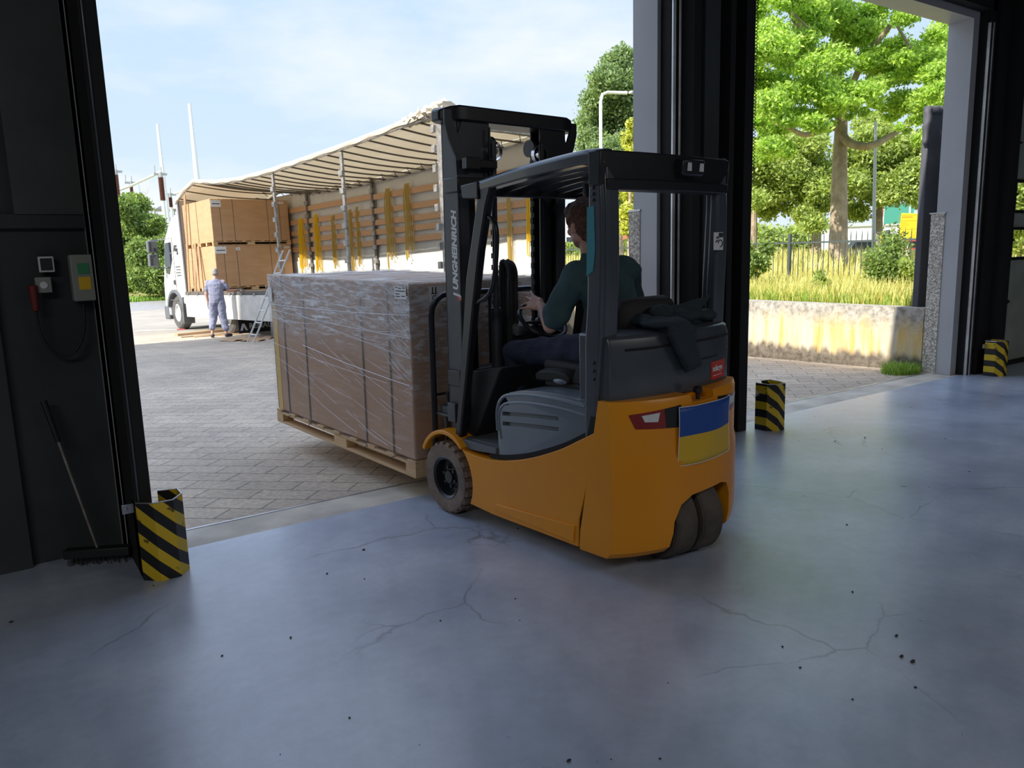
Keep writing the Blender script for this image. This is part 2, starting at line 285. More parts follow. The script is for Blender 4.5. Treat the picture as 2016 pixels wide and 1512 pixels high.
# ------------------------------------------------------------------ geometry helpers
class MB:
    def __init__(s): s.v = []; s.f = []; s.mi = []; s.cur = 0
    def add(s, vs, fs, T=None):
        b = len(s.v); s.v += [tuple(T @ Vector(p)) if T else tuple(p) for p in vs]
        for f in fs: s.f.append(tuple(b + i for i in f)); s.mi.append(s.cur)
        return s
    def box(s, x0, x1, y0, y1, z0, z1, T=None):
        x0, x1 = min(x0, x1), max(x0, x1); y0, y1 = min(y0, y1), max(y0, y1); z0, z1 = min(z0, z1), max(z0, z1)
        return s.add([(x0, y0, z0), (x1, y0, z0), (x1, y1, z0), (x0, y1, z0), (x0, y0, z1), (x1, y0, z1), (x1, y1, z1), (x0, y1, z1)],
                     [(0, 3, 2, 1), (4, 5, 6, 7), (0, 1, 5, 4), (1, 2, 6, 5), (2, 3, 7, 6), (3, 0, 4, 7)], T)
    def prism(s, pts, ax, a0, a1, T=None):
        "polygon in the other two axes (x: y,z  y: x,z  z: x,y) extruded along ax"
        n = len(pts)
        def P(p, a): return (a, p[0], p[1]) if ax == 'x' else (p[0], a, p[1]) if ax == 'y' else (p[0], p[1], a)
        vs = [P(p, a0) for p in pts] + [P(p, a1) for p in pts]
        ar = sum(pts[i][0] * pts[(i + 1) % n][1] - pts[(i + 1) % n][0] * pts[i][1] for i in range(n))
        fl = (ar > 0) ^ (a1 < a0) ^ (ax == 'y')
        fs = [tuple(range(n))[::-1] if fl else tuple(range(n)), tuple(range(n, 2 * n)) if fl else tuple(range(n, 2 * n))[::-1]]
        for i in range(n):
            j = (i + 1) % n; q = (i, j, n + j, n + i); fs.append(q if fl else q[::-1])
        return s.add(vs, fs, T)
    def loft(s, rings, cap=True, closed=True, T=None):
        n = len(rings[0]); vs = [p for r in rings for p in r]; fs = []
        for k in range(len(rings) - 1):
            for i in range(n if closed else n - 1):
                j = (i + 1) % n; fs.append((k * n + i, k * n + j, (k + 1) * n + j, (k + 1) * n + i))
        if cap and closed: fs.append(tuple(range(n))[::-1]); fs.append(tuple((len(rings) - 1) * n + i for i in range(n)))
        return s.add(vs, fs, T)
    def tube(s, path, r, n=8, T=None, cap=True, flat=None):
        P = [Vector(p) for p in path]; rings = []; prev = None
        for i, p in enumerate(P):
            d = (P[min(i + 1, len(P) - 1)] - P[max(i - 1, 0)])
            if d.length < 1e-9: d = Vector((0, 0, 1))
            d.normalize()
            if prev is None:
                a = Vector((0, 0, 1)) if abs(d.z) < .9 else Vector((1, 0, 0)); u = d.cross(a).normalized()
            else:
                u = prev - d * prev.dot(d); u = u.normalized() if u.length > 1e-6 else d.orthogonal().normalized()
            prev = u; w = d.cross(u); rr = r[i] if hasattr(r, '__len__') else r
            k = flat or 1.0
            rings.append([tuple(p + u * (rr * math.cos(2 * PI * j / n)) + w * (rr * k * math.sin(2 * PI * j / n))) for j in range(n)])
        return s.loft(rings, cap, True, T)
    def cyl(s, a, b, r0, r1=None, n=16, T=None): return s.tube([a, b], [r0, r0 if r1 is None else r1], n, T)
    def lathe(s, prof, ax='y', c=(0, 0, 0), n=32, T=None, cap=True):
        "prof: (radius, along) around axis ax"
        rings = []
        for (r, a) in prof:
            ring = []
            for j in range(n):
                t = 2 * PI * j / n; u, w = r * math.cos(t), r * math.sin(t)
                p = (u, a, w) if ax == 'y' else (a, u, w) if ax == 'x' else (u, w, a)
                ring.append((p[0] + c[0], p[1] + c[1], p[2] + c[2]))
            rings.append(ring)
        return s.loft(rings, cap, True, T)
    def ell(s, c, r, n=12, m=8, T=None, R=None):
        rings = []
        for k in range(1, m):
            ph = PI * k / m; ring = []
            for j in range(n):
                t = 2 * PI * j / n; p = Vector((r[0] * math.sin(ph) * math.cos(t), r[1] * math.sin(ph) * math.sin(t), -r[2] * math.cos(ph)))
                if R: p = R @ p
                ring.append(tuple(p + Vector(c)))
            rings.append(ring)
        b = len(s.v); s.loft(rings, False, True, T)
        for kk, pole in ((0, -1), (m - 2, 1)):
            p = Vector((0, 0, pole * r[2])); p = (R @ p if R else p) + Vector(c)
            s.v.append(tuple(T @ p) if T else tuple(p)); i0 = len(s.v) - 1
            for j in range(n):
                a, c2 = b + kk * n + j, b + kk * n + (j + 1) % n
                s.f.append((i0, c2, a) if pole < 0 else (i0, a, c2)); s.mi.append(s.cur)
        return s
    def quad(s, a, b, c, d): return s.add([a, b, c, d], [(0, 1, 2, 3)])
    def text(s, txt, size, T, ext=.002, shear=0, bold=0, align='LEFT', sx=1.0):
        cu = bpy.data.curves.new('t', 'FONT'); cu.body = txt; cu.size = size; cu.extrude = ext; cu.shear = shear; cu.offset = bold; cu.align_x = align; cu.resolution_u = 3
        ob = bpy.data.objects.new('t', cu); COL.objects.link(ob); bpy.context.view_layer.update()
        me = bpy.data.meshes.new_from_object(ob.evaluated_get(bpy.context.evaluated_depsgraph_get()))
        s.add([(v.co.x * sx, v.co.y, v.co.z) for v in me.vertices], [tuple(p.vertices) for p in me.polygons], T)
        bpy.data.objects.remove(ob); bpy.data.curves.remove(cu); bpy.data.meshes.remove(me); return s
    def mesh(s, name, mats):
        me = bpy.data.meshes.new(name); me.from_pydata(s.v, [], s.f)
        for m in (mats if isinstance(mats, (list, tuple)) else [mats]): me.materials.append(m)
        if max(s.mi, default=0): me.polygons.foreach_set('material_index', s.mi)
        return me
    def build(s, name, mats, parent=None, bevel=0, seg=2, smooth=35, sub=0, fix=True):
        me = s.mesh(name, mats)
        if fix:
            bm = bmesh.new(); bm.from_mesh(me); bmesh.ops.recalc_face_normals(bm, faces=bm.faces); bm.to_mesh(me); bm.free()
        if smooth:
            me.polygons.foreach_set('use_smooth', [True] * len(me.polygons))
            if smooth < 180: me.set_sharp_from_angle(angle=math.radians(smooth))
        o = bpy.data.objects.new(name, me); COL.objects.link(o)
        if parent: o.parent = parent
        if bevel:
            b = o.modifiers.new('bevel', 'BEVEL'); b.width = bevel; b.segments = seg; b.limit_method = 'ANGLE'; b.angle_limit = math.radians(40); b.harden_normals = False
        if sub: q = o.modifiers.new('sub', 'SUBSURF'); q.levels = q.render_levels = sub
        return o
def bake(o, smooth=None):
    bpy.context.view_layer.update()
    me = bpy.data.meshes.new_from_object(o.evaluated_get(bpy.context.evaluated_depsgraph_get())); me.name = o.name
    o.modifiers.clear(); o.data = me
    if smooth:
        me.polygons.foreach_set('use_smooth', [True] * len(me.polygons)); me.set_sharp_from_angle(angle=math.radians(smooth))
    return o
def cut(o, mb, smooth=35):
    c = mb.build('cutter', M['black'], None, smooth=0); c.matrix_world = o.matrix_world if not o.parent else Matrix()
    sv = o.parent; o.parent = None; mw = o.matrix_world.copy(); o.matrix_world = Matrix()
    bo = o.modifiers.new('cut', 'BOOLEAN'); bo.operation = 'DIFFERENCE'; bo.object = c; bo.solver = 'EXACT'
    bake(o, smooth); bpy.data.objects.remove(c); o.parent = sv; return o
def thing(name, label, cat, loc=(0, 0, 0), rz=0, group=None, mat4=None):
    o = bpy.data.objects.new(name, None); COL.objects.link(o); o.empty_display_size = .1
    if mat4 is not None: o.matrix_world = mat4
    else: o.location = loc; o.rotation_euler = (0, 0, rz)
    o['label'] = label; o['category'] = cat
    if group: o['group'] = group
    return o
def tag(o, label, cat, group=None, kind=None):
    o['label'] = label; o['category'] = cat
    if group: o['group'] = group
    if kind: o['kind'] = kind
    return o
def struct(o): o['kind'] = 'structure'; return o
def copy_tree(o, parent=None):
    c = o.copy(); COL.objects.link(c); c.parent = parent
    for ch in [x for x in COL.objects if x.parent == o and x is not c]: copy_tree(ch, c)
    return c
def RX(a): return Matrix.Rotation(math.radians(a), 4, 'X')
def RY(a): return Matrix.Rotation(math.radians(a), 4, 'Y')
def RZ(a): return Matrix.Rotation(math.radians(a), 4, 'Z')
def TR(x, y, z): return Matrix.Translation((x, y, z))

# ================================================================== the hall and the yard
S = 0.022; Y0 = 4.85
def yz(y): return -S * (y - Y0)
def sbox(name, m, *a, bevel=0, parent=None):
    o = MB().box(*a).build(name, m, parent, bevel=bevel)
    return o if parent else struct(o)
fl0 = MB().box(-9, 16, -12, 4.47, -.25, 0); fl0.box(-9, .60, 4.47, 4.80, -.25, 0); fl0.box(9.62, 16, 4.47, 4.80, -.25, 0); struct(fl0.build('floor', M['floor']))
sl = MB().box(.60, 9.62, 4.47, 4.785, -.25, -.002); sl.build('trim_1', M['sill'])['kind'] = 'structure'
MB().box(-1.5, 9.45, 4.785, 4.803, -.25, .002).build('trim_2', M['steel'])['kind'] = 'structure'
sbox('ceiling', M['ceil'], -9, 16, -12, 4.83, 5.0, 5.06)
sbox('wall_back', M['darkwall'], -9.2, 16.2, -12.2, -12, 0, 5.06)
sbox('wall_side_left', M['darkwall'], -9.2, -9, -12, 4.75, 0, 5.06)
sbox('wall_side_right', M['darkwall'], 16, 16.2, -12, 4.83, 0, 5.06)
# front wall: left piece, centre pillar, right piece, header
w = MB(); w.box(-9, .56, 4.75, 4.87, 0, 5.0); w.box(-9, .06, 4.70, 4.76, 0, 5.0); w.cur = 1; w.box(.19, .52, 4.70, 4.76, 1.86, 5.0); w.cur = 0; w.box(.06, .52, 4.71, 4.76, 1.79, 1.86)
w.build('wall_left', [M['darkwall'], M['darkwall2']])['kind'] = 'structure'
w = MB(); w.box(.50, .645, 4.52, 4.87, 0, 5.0); w.build('trim_3', M['cladding'])['kind'] = 'structure'
def rail(name, x, sgn):
    "black door track angle with bright guide rails, standing inside the reveal"
    m = MB(); m.box(x, x + sgn * .07, 4.18, 4.52, 0, 4.95); m.cur = 1
    m.box(x - sgn * .004, x + sgn * .006, 4.39, 4.415, 0.02, 4.9); m.box(x - sgn * .012, x + sgn * .006, 4.33, 4.345, 0.02, 4.9); m.cur = 0
    return m
m = MB(); m.box(.515, .595, 4.16, 4.53, 0, 5.0); m.box(.50, .56, 4.52, 4.70, 0, 5.0); m.cur = 1; m.box(.528, .538, 4.15, 4.16, 0.0, 4.9); m.build('trim_4', [M['softblack'], M['gry']], bevel=.004)['kind'] = 'structure'
m = MB(); m.box(4.575, 5.40, 4.42, 4.53, 0, 5.0); m.box(4.66, 4.74, 4.26, 4.42, 0, 5.0); m.box(5.28, 5.39, 4.28, 4.42, 0, 5.0); m.box(5.00, 5.06, 4.2, 4.42, 0, 5.0)
m.cur = 1; m.box(4.775, 4.945, 4.255, 4.30, 0, 5.0); m.cur = 0; m.box(4.84, 4.88, 4.30, 4.42, 0, 5.0)
m.cur = 2; m.box(4.545, 4.575, 4.365, 4.385, 0, 4.9); m.box(4.585, 4.60, 4.335, 4.35, 0, 4.9)
m.build('trim_5', [M['softblack'], M['darkwall'], M['steel']], bevel=.003)['kind'] = 'structure'
w = MB(); w.box(4.54, 5.45, 4.53, 4.80, 0, 4.0); w.cur = 1; w.box(4.535, 5.455, 4.72, 4.85, -.2, 1.90); w.cur = 2; w.box(4.53, 5.46, 4.715, 4.855, 1.90, 1.915)
w.build('wall_pillar', [M['cladding'], M['pebble'], M['steel']])['kind'] = 'structure'
w = MB(); w.box(9.41, 10.35, 4.525, 4.80, 0, 4.0); w.box(14, 16, 4.525, 4.80, 0, 4.0); w.box(10.35, 14, 4.525, 4.80, 3.6, 4.0)
w.cur = 1; w.box(9.40, 10.35, 4.70, 4.86, -.2, 1.90); w.box(14, 16, 4.70, 4.86, -.2, 1.90); w.cur = 2; w.box(9.39, 10.36, 4.69, 4.875, 1.90, 1.915)
w.build('wall_right', [M['cladding'], M['pebble'], M['steel']])['kind'] = 'structure'
w = MB(); w.box(-9, 16, 4.525, 4.80, 4.0, 5.06); w.build('wall_front', M['cladding'])['kind'] = 'structure'
w = MB(); w.box(.6, 16, 4.40, 4.52, 4.08, 5.0); w.build('trim_6', M['softblack'])['kind'] = 'structure'
m = MB(); m.box(9.535, 9.56, 4.44, 4.525, 0, 4.1); m.cur = 1; m.box(9.545, 9.56, 4.405, 4.44, 0.0, 3.95); m.box(9.575, 9.60, 4.385, 4.40, 0, 3.95); m.cur = 0
m.box(9.56, 9.66, 4.40, 4.525, 0, 5.0); m.box(9.66, 10.36, 4.36, 4.525, 0, 5.0); m.box(9.90, 10.02, 4.24, 4.36, 0, 5.0)
m.build('trim_7', [M['softblack'], M['steel']])['kind'] = 'structure'
# closed sectional door at the right edge, two small windows in view
d = MB(); wins = []
X = [10.36, 10.52, 11.10, 11.9, 12.5, 13.2, 13.8, 14.0]; Z = [0.06, 1.36, 1.69, 1.93, 2.26, 3.6]
for i in range(len(X) - 1):
    for k in range(len(Z) - 1):
        if i in (1, 3, 5) and k in (1, 3): wins.append((X[i], X[i + 1], Z[k], Z[k + 1])); continue
        d.box(X[i], X[i + 1], 4.44, 4.49, Z[k], Z[k + 1])
door = struct(d.build('door_3', M['doorpanel']))
for (a, b, c, e) in wins:
    f = MB(); t = .035
    f.box(a - t, b + t, 4.42, 4.445, c - t, c); f.box(a - t, b + t, 4.42, 4.445, e, e + t); f.box(a - t, a, 4.42, 4.445, c, e); f.box(b, b + t, 4.42, 4.445, c, e)
    fr = f.build('window_frame', M['black'], door)
    MB().box(a, b, 4.462, 4.468, c, e).build('window_pane', M['pane'], door)
MB().box(10.36, 14, 4.42, 4.5, 0, .06).build('bottom_seal', M['softblack'], door)
for z in (.8, 1.55, 2.1, 2.7):
    MB().tube([(10.42, 4.44, z - .02), (10.44, 4.40, z), (10.50, 4.40, z + .02), (10.52, 4.44, z + .03)], .01, 6).build('hinge', M['black'], door)
sbox('wall_shade_building', M['shadebldg'], -22, -14, 2.0, 18.4, -.6, 18.7)  # unseen building inferred from the yard's shade, placed and sized to cast it
# ground outside
def grid_obj(name, m, xs, ys, zf):
    vs = [(x, y, zf(x, y)) for y in ys for x in xs]; n = len(xs); fs = [(j * n + i, j * n + i + 1, (j + 1) * n + i + 1, (j + 1) * n + i) for j in range(len(ys) - 1) for i in range(n - 1)]
    return MB().add(vs, fs).build(name, m, smooth=180, fix=False)
struct(grid_obj('yard_paving', M['paver'], [-1.5, 9.45], [4.80, 23.5], lambda x, y: yz(y)))
struct(grid_obj('yard_slab', M['apron'], [-60, -1.5], [4.8, 23.5], lambda x, y: yz(y) - .001))
struct(grid_obj('yard_slab', M['apron'], [-60, 9.45], [23.5, 44], lambda x, y: yz(y)))
struct(grid_obj('access_road', M['asphalt'], [-80, 60], [44, 57], lambda x, y: yz(min(y, 50)) ))
struct(grid_obj('far_ground', M['soil'], [-300, 300], [57, 400], lambda x, y: yz(50) + .02))
g = MB(); g.box(9.45, 9.70, 5.17, 44, -1.2, .78); g.box(9.45, 9.62, 4.90, 5.17, -.2, .78); g.box(9.62, 9.70, 4.90, 5.17, -.2, .195); g.build('retaining_wall', M['retain'])['kind'] = 'structure'
struct(grid_obj('raised_ground', M['soil'], [9.7, 14, 40, 120], [4.9, 10, 20, 44.0, 120], lambda x, y: .72))
# marks on the floor: loose grit
gm = MB()
for i in range(60):
    x, y = random.uniform(.4, 6.5), random.uniform(.9, 4.2); r = random.uniform(.002, .007)
    gm.ell((x, y, r * .5), (r, r * .8, r * .6), 5, 4, R=Matrix.Rotation(random.random() * 6, 3, 'Z'))
for (px, py, r) in ((716, 1082, .009), (1120, 1497, .01), (1797, 1302, .014), (1775, 1292, .012), (22, 1224, .01), (1765, 1251, .01)):
    p = onZ(px, py, .004); gm.ell(p, (r, r * .5, r * .5), 6, 5)
tag(gm.build('floor_grit', M['ink']), 'tiny dark crumbs of grit scattered on the concrete floor', 'grit', kind='stuff')

# ------------------------------------------------------------------ column guards
def guard(label, cx, cy, tabs):
    t = thing('column_guard', label, 'column guard', (cx, cy, 0), group='striped column guards on the floor')
    pts = [(-.11, .07), (-.11, -.05), (-.04, -.115), (.055, -.115), (.115, -.03), (.115, .09), (.02, .11)]
    H = .41; th = .007; out = [Vector((*p, 0)) for p in pts]; inn = []
    for i, p in enumerate(out):
        a = out[max(i - 1, 0)]; b = out[min(i + 1, len(out) - 1)]; d = (b - a).normalized(); inn.append(p + Vector((-d.y, d.x, 0)) * th)
    m = MB(); n = len(out)
    ring = [p for p in out] + [p for p in inn[::-1]]
    m.prism([(p.x, p.y) for p in ring], 'z', 0, H)
    o = m.build('shield', M['stripe'], t, smooth=30)
    e = MB(); e.tube([(p.x, p.y, H) for p in [(out[i] + inn[i]) / 2 for i in range(n)]], .0042, 6); e.build('top_edge', M['steel'], t)
    b = MB()
    for (x0, x1, y, z) in tabs: b.box(x0, x1, y, y + .006, z, z + .05); b.cyl((x0 + .02, y - .008, z + .025), (x0 + .02, y + .008, z + .025), .008)
    b.build('bracket', M['steel'], t, bevel=.002)
    return t
guard('black and yellow striped column guard at the left door jamb, nearest the camera', .625, 4.19, [(-.165, -.10, .03, .34)])
guard('black and yellow striped guard standing behind the forklift, by the centre pillar', 5.60, 4.20, [(-.15, -.10, .03, .3)])
guard('black and yellow striped guard at the far right door jamb', 9.77, 4.20, [(-.20, -.10, .05, .33)])

# ------------------------------------------------------------------ things on the dark left wall
t = thing('control_box', 'pale door control box with green label on the dark left wall', 'control box', (.485, 4.72, 1.53))
MB().box(-.085, .085, -.11, 0, -.12, .12).build('housing', M['palebox'], t, bevel=.006)
MB().box(-.055, .0, -.113, -.108, .02, .075).build('label_plate', M['screeng'], t)
MB().box(-.055, .0, -.113, -.108, -.06, .005).build('label_plate', M['signy'], t)
b = MB(); b.box(.02, .065, -.125, -.108, -.06, .075); bt = b.build('switch_panel', M['black'], t, bevel=.006)
for z in (.05, -.035): MB().cyl((.042, -.14, z), (.042, -.12, z), .012).build('button', M['cabgrey'], t)
t = thing('display_unit', 'small square display with white frame on the left wall', 'display', (.30, 4.72, 1.605))
MB().box(-.035, .035, -.03, 0, -.04, .04).build('frame', M['white'], t, bevel=.003)
MB().box(-.027, .027, -.033, -.029, -.031, .031).build('screen', M['ink'], t)
t = thing('junction_box', 'cream junction box under the small display on the left wall', 'junction box', (.275, 4.72, 1.50))
MB().box(-.036, .036, -.05, 0, -.04, .04).build('housing', M['palebox'], t, bevel=.004)
MB().cyl((0, -.056, 0), (0, -.049, 0), .018).build('cap', M['white'], t)
t = thing('power_plug', 'red power plug hanging beside the cream junction box', 'plug', (.225, 4.66, 1.43))
MB().cyl((0, 0, .07), (0, 0, -.06), .022, .016).build('plug_body', M['plug'], t, bevel=.003)
pth = [(.225 + .2 * (1 - math.cos(PI * k / 20)) / 2 * 1.1, 4.67, 1.37 - .26 * math.sin(PI * k / 20) ** .8 + .03 * k / 20) for k in range(21)]
tag(MB().tube(pth, .007, 8).build('hanging_cable', M['rub']), 'black cable hanging in a loop below the control box', 'cable')
t = thing('broom', 'push broom with long handle leaning against the dark left wall', 'broom', (.36, 4.55, 0))
hb = Vector((0, 0, .075)); ht = Vector((-.155, .12, .90))
MB().cyl(hb, hb.lerp(ht, .74), .0075, n=10).build('handle', M['alu'], t)
MB().cyl(hb.lerp(ht, .73), ht, .014, .016, n=10).build('grip', M['black'], t)
b = MB(); b.box(-.17, .17, -.03, .03, .04, .09, RZ(-28)); bh = b.build('broom_head', M['black'], t, bevel=.006)
br = MB()
for i in range(90):
    x = random.uniform(-.16, .16); y = random.uniform(-.025, .025); br.cyl(Vector((x, y, .045)), Vector((x * 1.04, y * 1.4, 0.002)), .002, .0015, 4, RZ(-28))
o = br.build('bristles', M['rub'], t); o['kind'] = 'stuff'
# curly cord by the centre pillar
a = onY(1493, -60, 4.40); b_ = onY(1483, 352, 4.40); pth = []
for k in range(61 * 8):
    u = k / (61 * 8 - 1); p = a.lerp(b_, u); pth.append(p + Vector((.009 * math.cos(k * PI / 4), .009 * math.sin(k * PI / 4), 0)))
for k in range(8): pth.append(b_ + Vector((-.012 * k, 0, -.02 - .004 * k * (7 - k) / 3)))
tag(MB().tube(pth, .0034, 5).build('curly_cord', M['ink']), 'black curly cord hanging beside the centre pillar', 'cord')

# ================================================================== forklift (local x forward, y left, z up; origin under the front axle)
FO = Vector((2.759, 4.052, 0)); FRZ = math.radians(95.0)
FK = thing('forklift', 'orange and dark grey electric forklift with a blue and yellow flag on its tail', 'forklift', FO, FRZ)
def arc(cx, cz, r, a0, a1, n): return [(cx + r * math.cos(math.radians(a0 + (a1 - a0) * k / n)), cz + r * math.sin(math.radians(a0 + (a1 - a0) * k / n))) for k in range(n + 1)]
def bez(pts, n=8):
    "catmull-rom through points"
    P = [Vector(p) for p in pts]; P = [2 * P[0] - P[1]] + P + [2 * P[-1] - P[-2]]; out = []
    for i in range(1, len(P) - 2):
        for k in range(n):
            t = k / n; a, b, c, d = P[i - 1], P[i], P[i + 1], P[i + 2]
            out.append(.5 * ((2 * b) + (c - a) * t + (2 * a - 5 * b + 4 * c - d) * t * t + (3 * b - 3 * c + d - a) * t ** 3))
    out.append(P[-2]); return out
curve = [tuple(p) for p in bez([(-.13, .438), (-.20, .426), (-.30, .422), (-.43, .428), (-.56, .452), (-.73, .498), (-.962, .586), (-1.12, .665), (-1.245, .730)], 5)]
side = arc(.05, .235, .262, 208, 115, 8) + curve[1:] + [(-1.215, .56), (-1.16, .405), (-1.115, .254), (-1.106, .105), (-.40, .100)]
for sg, nm in ((1, 'side_panel'), (-1, 'side_panel')):
    m = MB(); m.prism(side, 'y', sg * .36, sg * .497)
    m.prism([(-.42, .135), (-1.08, .125), (-1.09, .215), (-.44, .175)], 'y', sg * .48, sg * .506)
    o = m.build(nm, M['orange'], FK, bevel=.012, seg=3)
# fender over the front tyre
for sg in (1, -1):
    rings = []
    for (x, z) in arc(.05, .245, .258, 28, 132, 14):
        d = Vector((x - .05, z - .245)).normalized(); k = .026
        rings.append([(x, sg * .345, z), (x, sg * .515, z), (x + d.x * k, sg * .515, z + d.y * k), (x + d.x * k * 1.2, sg * .345, z + d.y * k * 1.2)])
    MB().loft(rings).build('fender', M['orange'], FK, bevel=.006)
# chassis core
m = MB(); m.box(-1.15, .0, -.36, .36, .10, .44); m.box(-.05, .14, -.34, .34, .14, .5); m.build('chassis', M['blk'], FK)
m = MB(); m.prism([(-.04, .44), (-.04, .492), (-.42, .494), (-.42, .46), (-.25, .445)], 'y', -.47, .475); m.prism([(-.04, .492), (-.42, .494), (-.42, .500), (-.04, .498)], 'y', -.44, .44)
m.build('step_plate', M['cabgrey'], FK, bevel=.006)
# tapering dark joint between orange side and grey cover
for sg in (1, -1):
    up = [(x, z + .03) for (x, z) in curve[12:]] + [(-1.25, .80)]
    m = MB(); m.prism(up + [(x, z - .05) for (x, z) in curve[12:]][::-1], 'y', sg * .38, sg * .466); m.build('rubber_seam', M['softblack'], FK)
# battery cover with ribs and vents
prof = [(-.435, .462), (-.424, .74)] + arc(-.48, .752, .055, 170, 100, 5) + [(-.55, .835), (-.65, .858), (-.80, .872), (-.98, .872), (-1.14, .860), (-1.20, .735)] + [(x, z + .026) for (x, z) in curve[12:36][::-1]]
m = MB(); m.prism(prof, 'y', -.462, .462); cov = m.build('battery_cover', M['gryp'], FK, bevel=.014, seg=3)
bake(cov); c = MB()
for (z0, dz) in ((.705, .0), (.648, -.0)):
    pts = bez([(-.475, z0), (-.70, z0 + .022), (-.94, z0 + .040)], 6)
    c.prism([(p.x, p.y + .011) for p in pts] + [(p.x, p.y - .011) for p in pts][::-1], 'y', .435, .50)
cut(cov, c)
r = MB()
for off, (xa, xb) in ((.0, (-.475, -1.14)), (-.045, (-.505, -1.14))):
    p = bez([(-.428 - .01 * (off < 0) - (.02 if off else 0), .60 + off), (-.43 - (.012 if off else 0), .72 + off), (-.475, .792 + off), (-.55, .822 + off), (-.72, .843 + off), (-.95, .848 + off), (-1.14, .838 + off)], 5)
    r.tube([(q.x, .4605, q.y) for q in p], .010 if off == 0 else .008, 8)
r.build('cover_rib', M['gryp'], cov)
# front cowl, floor mat, pedals
m = MB(); m.prism([(-.02, .50), (-.09, .90), (-.13, .905), (-.40, .95), (-.38, .93), (-.12, .50)], 'y', -.40, .395); m.build('front_cowl', M['rub'], FK, bevel=.01)
m = MB(); m.box(-.30, -.22, .02, .10, .52, .53, RY(-20)); m.build('pedal', M['rub'], FK)

# counterweight: rounded tail with an arch for the twin wheel
def tail_u(v, z):
    a = abs(v) / .5; u = -1.335 - .148 * (1 - a ** 2.6)
    if z < .60: u -= .012
    if z < .16: u += .05 * (0.16 - z) / .06 * .6
    return u
rings = []
vs = [.5 - k * (1.0 / 28) for k in range(29)]
zs = [.098, .13, .20, .40, .56, .605, .64, .75, .86, .885]
for z in zs:
    ring = []
    sc = .985 if z > .88 else 1
    ing = .016 if z < .12 else 0
    for v in vs: ring.append((tail_u(v, z) * (1 if z < .88 else .992) + ing, v * (1 - ing), z))
    f = -1.122 if z < .2 else -1.128 - (z - .2) * .195
    ring += [(f, -.5, z), (f, .5, z)]
    rings.append(ring)
cw = MB().loft(rings).build('counterweight', M['orange'], FK, smooth=0)
c = MB(); A = [(-.285, .0), (-.285, .30), (-.25, .365), (-.18, .385), (.07, .375), (.15, .34), (.195, .26), (.225, .0)]
c.prism(A, 'x', -1.60, -1.05); cut(cw, c, None)
c = MB(); c.prism([(-.13, .95), (-.11, .845), (.065, .845), (.085, .95)], 'x', -1.60, -1.37); cut(cw, c, 32)
bv = cw.modifiers.new('b', 'BEVEL'); bv.width = .012; bv.segments = 3; bv.limit_method = 'ANGLE'; bv.angle_limit = math.radians(40)
for sg in (1, -1): MB().prism([(-1.06, .12), (-1.16, .12), (-1.19, .42), (-1.29, .80), (-1.20, .80), (-1.10, .42)], 'y', sg * .30, sg * .488).build('body_joint', M['softblack'], FK)
# tail lights and flag
for sg in (1, -1):
    def q(v, z, d=.004): return (tail_u(v, z) - d, v, z)
    v1, v0 = (.425, .15) if sg > 0 else (-.425, -.15)
    L = [(v1, .822), (v0, .845), (v0, .735), (v1 - sg * .03, .752)]
    o = MB(); n_ = 8
    for k in range(n_):
        t0, t1 = k / n_, (k + 1) / n_
        def lp(t, a, b_): return (a[0] + (b_[0] - a[0]) * t, a[1] + (b_[1] - a[1]) * t)
        a0, a1 = lp(t0, L[0], L[1]), lp(t1, L[0], L[1]); b0, b1 = lp(t0, L[3], L[2]), lp(t1, L[3], L[2])
        o.cur = 0 if t0 < .55 else 1
        o.add([q(*a0), q(*a1), q(*b1), q(*b0), q(*a0, -.02), q(*a1, -.02), q(*b1, -.02), q(*b0, -.02)], [(0, 1, 2, 3), (0, 4, 5, 1), (3, 2, 6, 7), (0, 3, 7, 4), (1, 5, 6, 2)])
    tl = o.build('tail_light', [M['red'], M['black']], FK, smooth=0)
    a_, b_, c_, d_ = ((v1 - sg * .055, .815), (v1 - sg * .145, .822), (v1 - sg * .135, .778), (v1 - sg * .07, .783))
    MB().add([q(*a_, .008), q(*b_, .008), q(*c_, .008), q(*d_, .008), q(*a_), q(*b_), q(*c_), q(*d_)], [(0, 1, 2, 3), (0, 4, 5, 1), (1, 5, 6, 2), (2, 6, 7, 3), (3, 7, 4, 0)]).build('light_lens', M['lens'], tl, smooth=0)
fl = MB(); nx, nz = 12, 10
def fp(s, t, d=0):
    v = .172 - s * .440; z = (.835 - .296 * t); u = tail_u(v, .7) - .012 - .010 * math.sin(PI * s) - .003 * math.sin(9 * s + 5 * t) - d
    return (u, v, z - .004 * math.sin(3 * s))
for ci, (t0, t1) in enumerate(((0, .5), (.5, 1))):
    fl.cur = ci
    for j in range(5):
        for i in range(nx):
            a, b_ = i / nx, (i + 1) / nx; c_, d_ = t0 + (t1 - t0) * j / 5, t0 + (t1 - t0) * (j + 1) / 5
            fl.add([fp(a, c_), fp(b_, c_), fp(b_, d_), fp(a, d_), fp(a, c_, -.003), fp(b_, c_, -.003), fp(b_, d_, -.003), fp(a, d_, -.003)], [(0, 1, 2, 3), (4, 7, 6, 5)] + ([(0, 4, 5, 1)] if j == 0 and ci == 0 else []) + ([(3, 2, 6, 7)] if j == 4 and ci else []))
fo = fl.build('flag_sheet', [M['blue'], M['yellow']], FK, smooth=180, fix=False)
bd = MB()
for path in ([fp(i / nx, 0) for i in range(nx + 1)], [fp(i / nx, 1) for i in range(nx + 1)], [fp(0, i / nz) for i in range(nz + 1)], [fp(1, i / nz) for i in range(nz + 1)]): bd.tube(path, .0022, 4)
bd.build('flag_border', M['white'], fo)
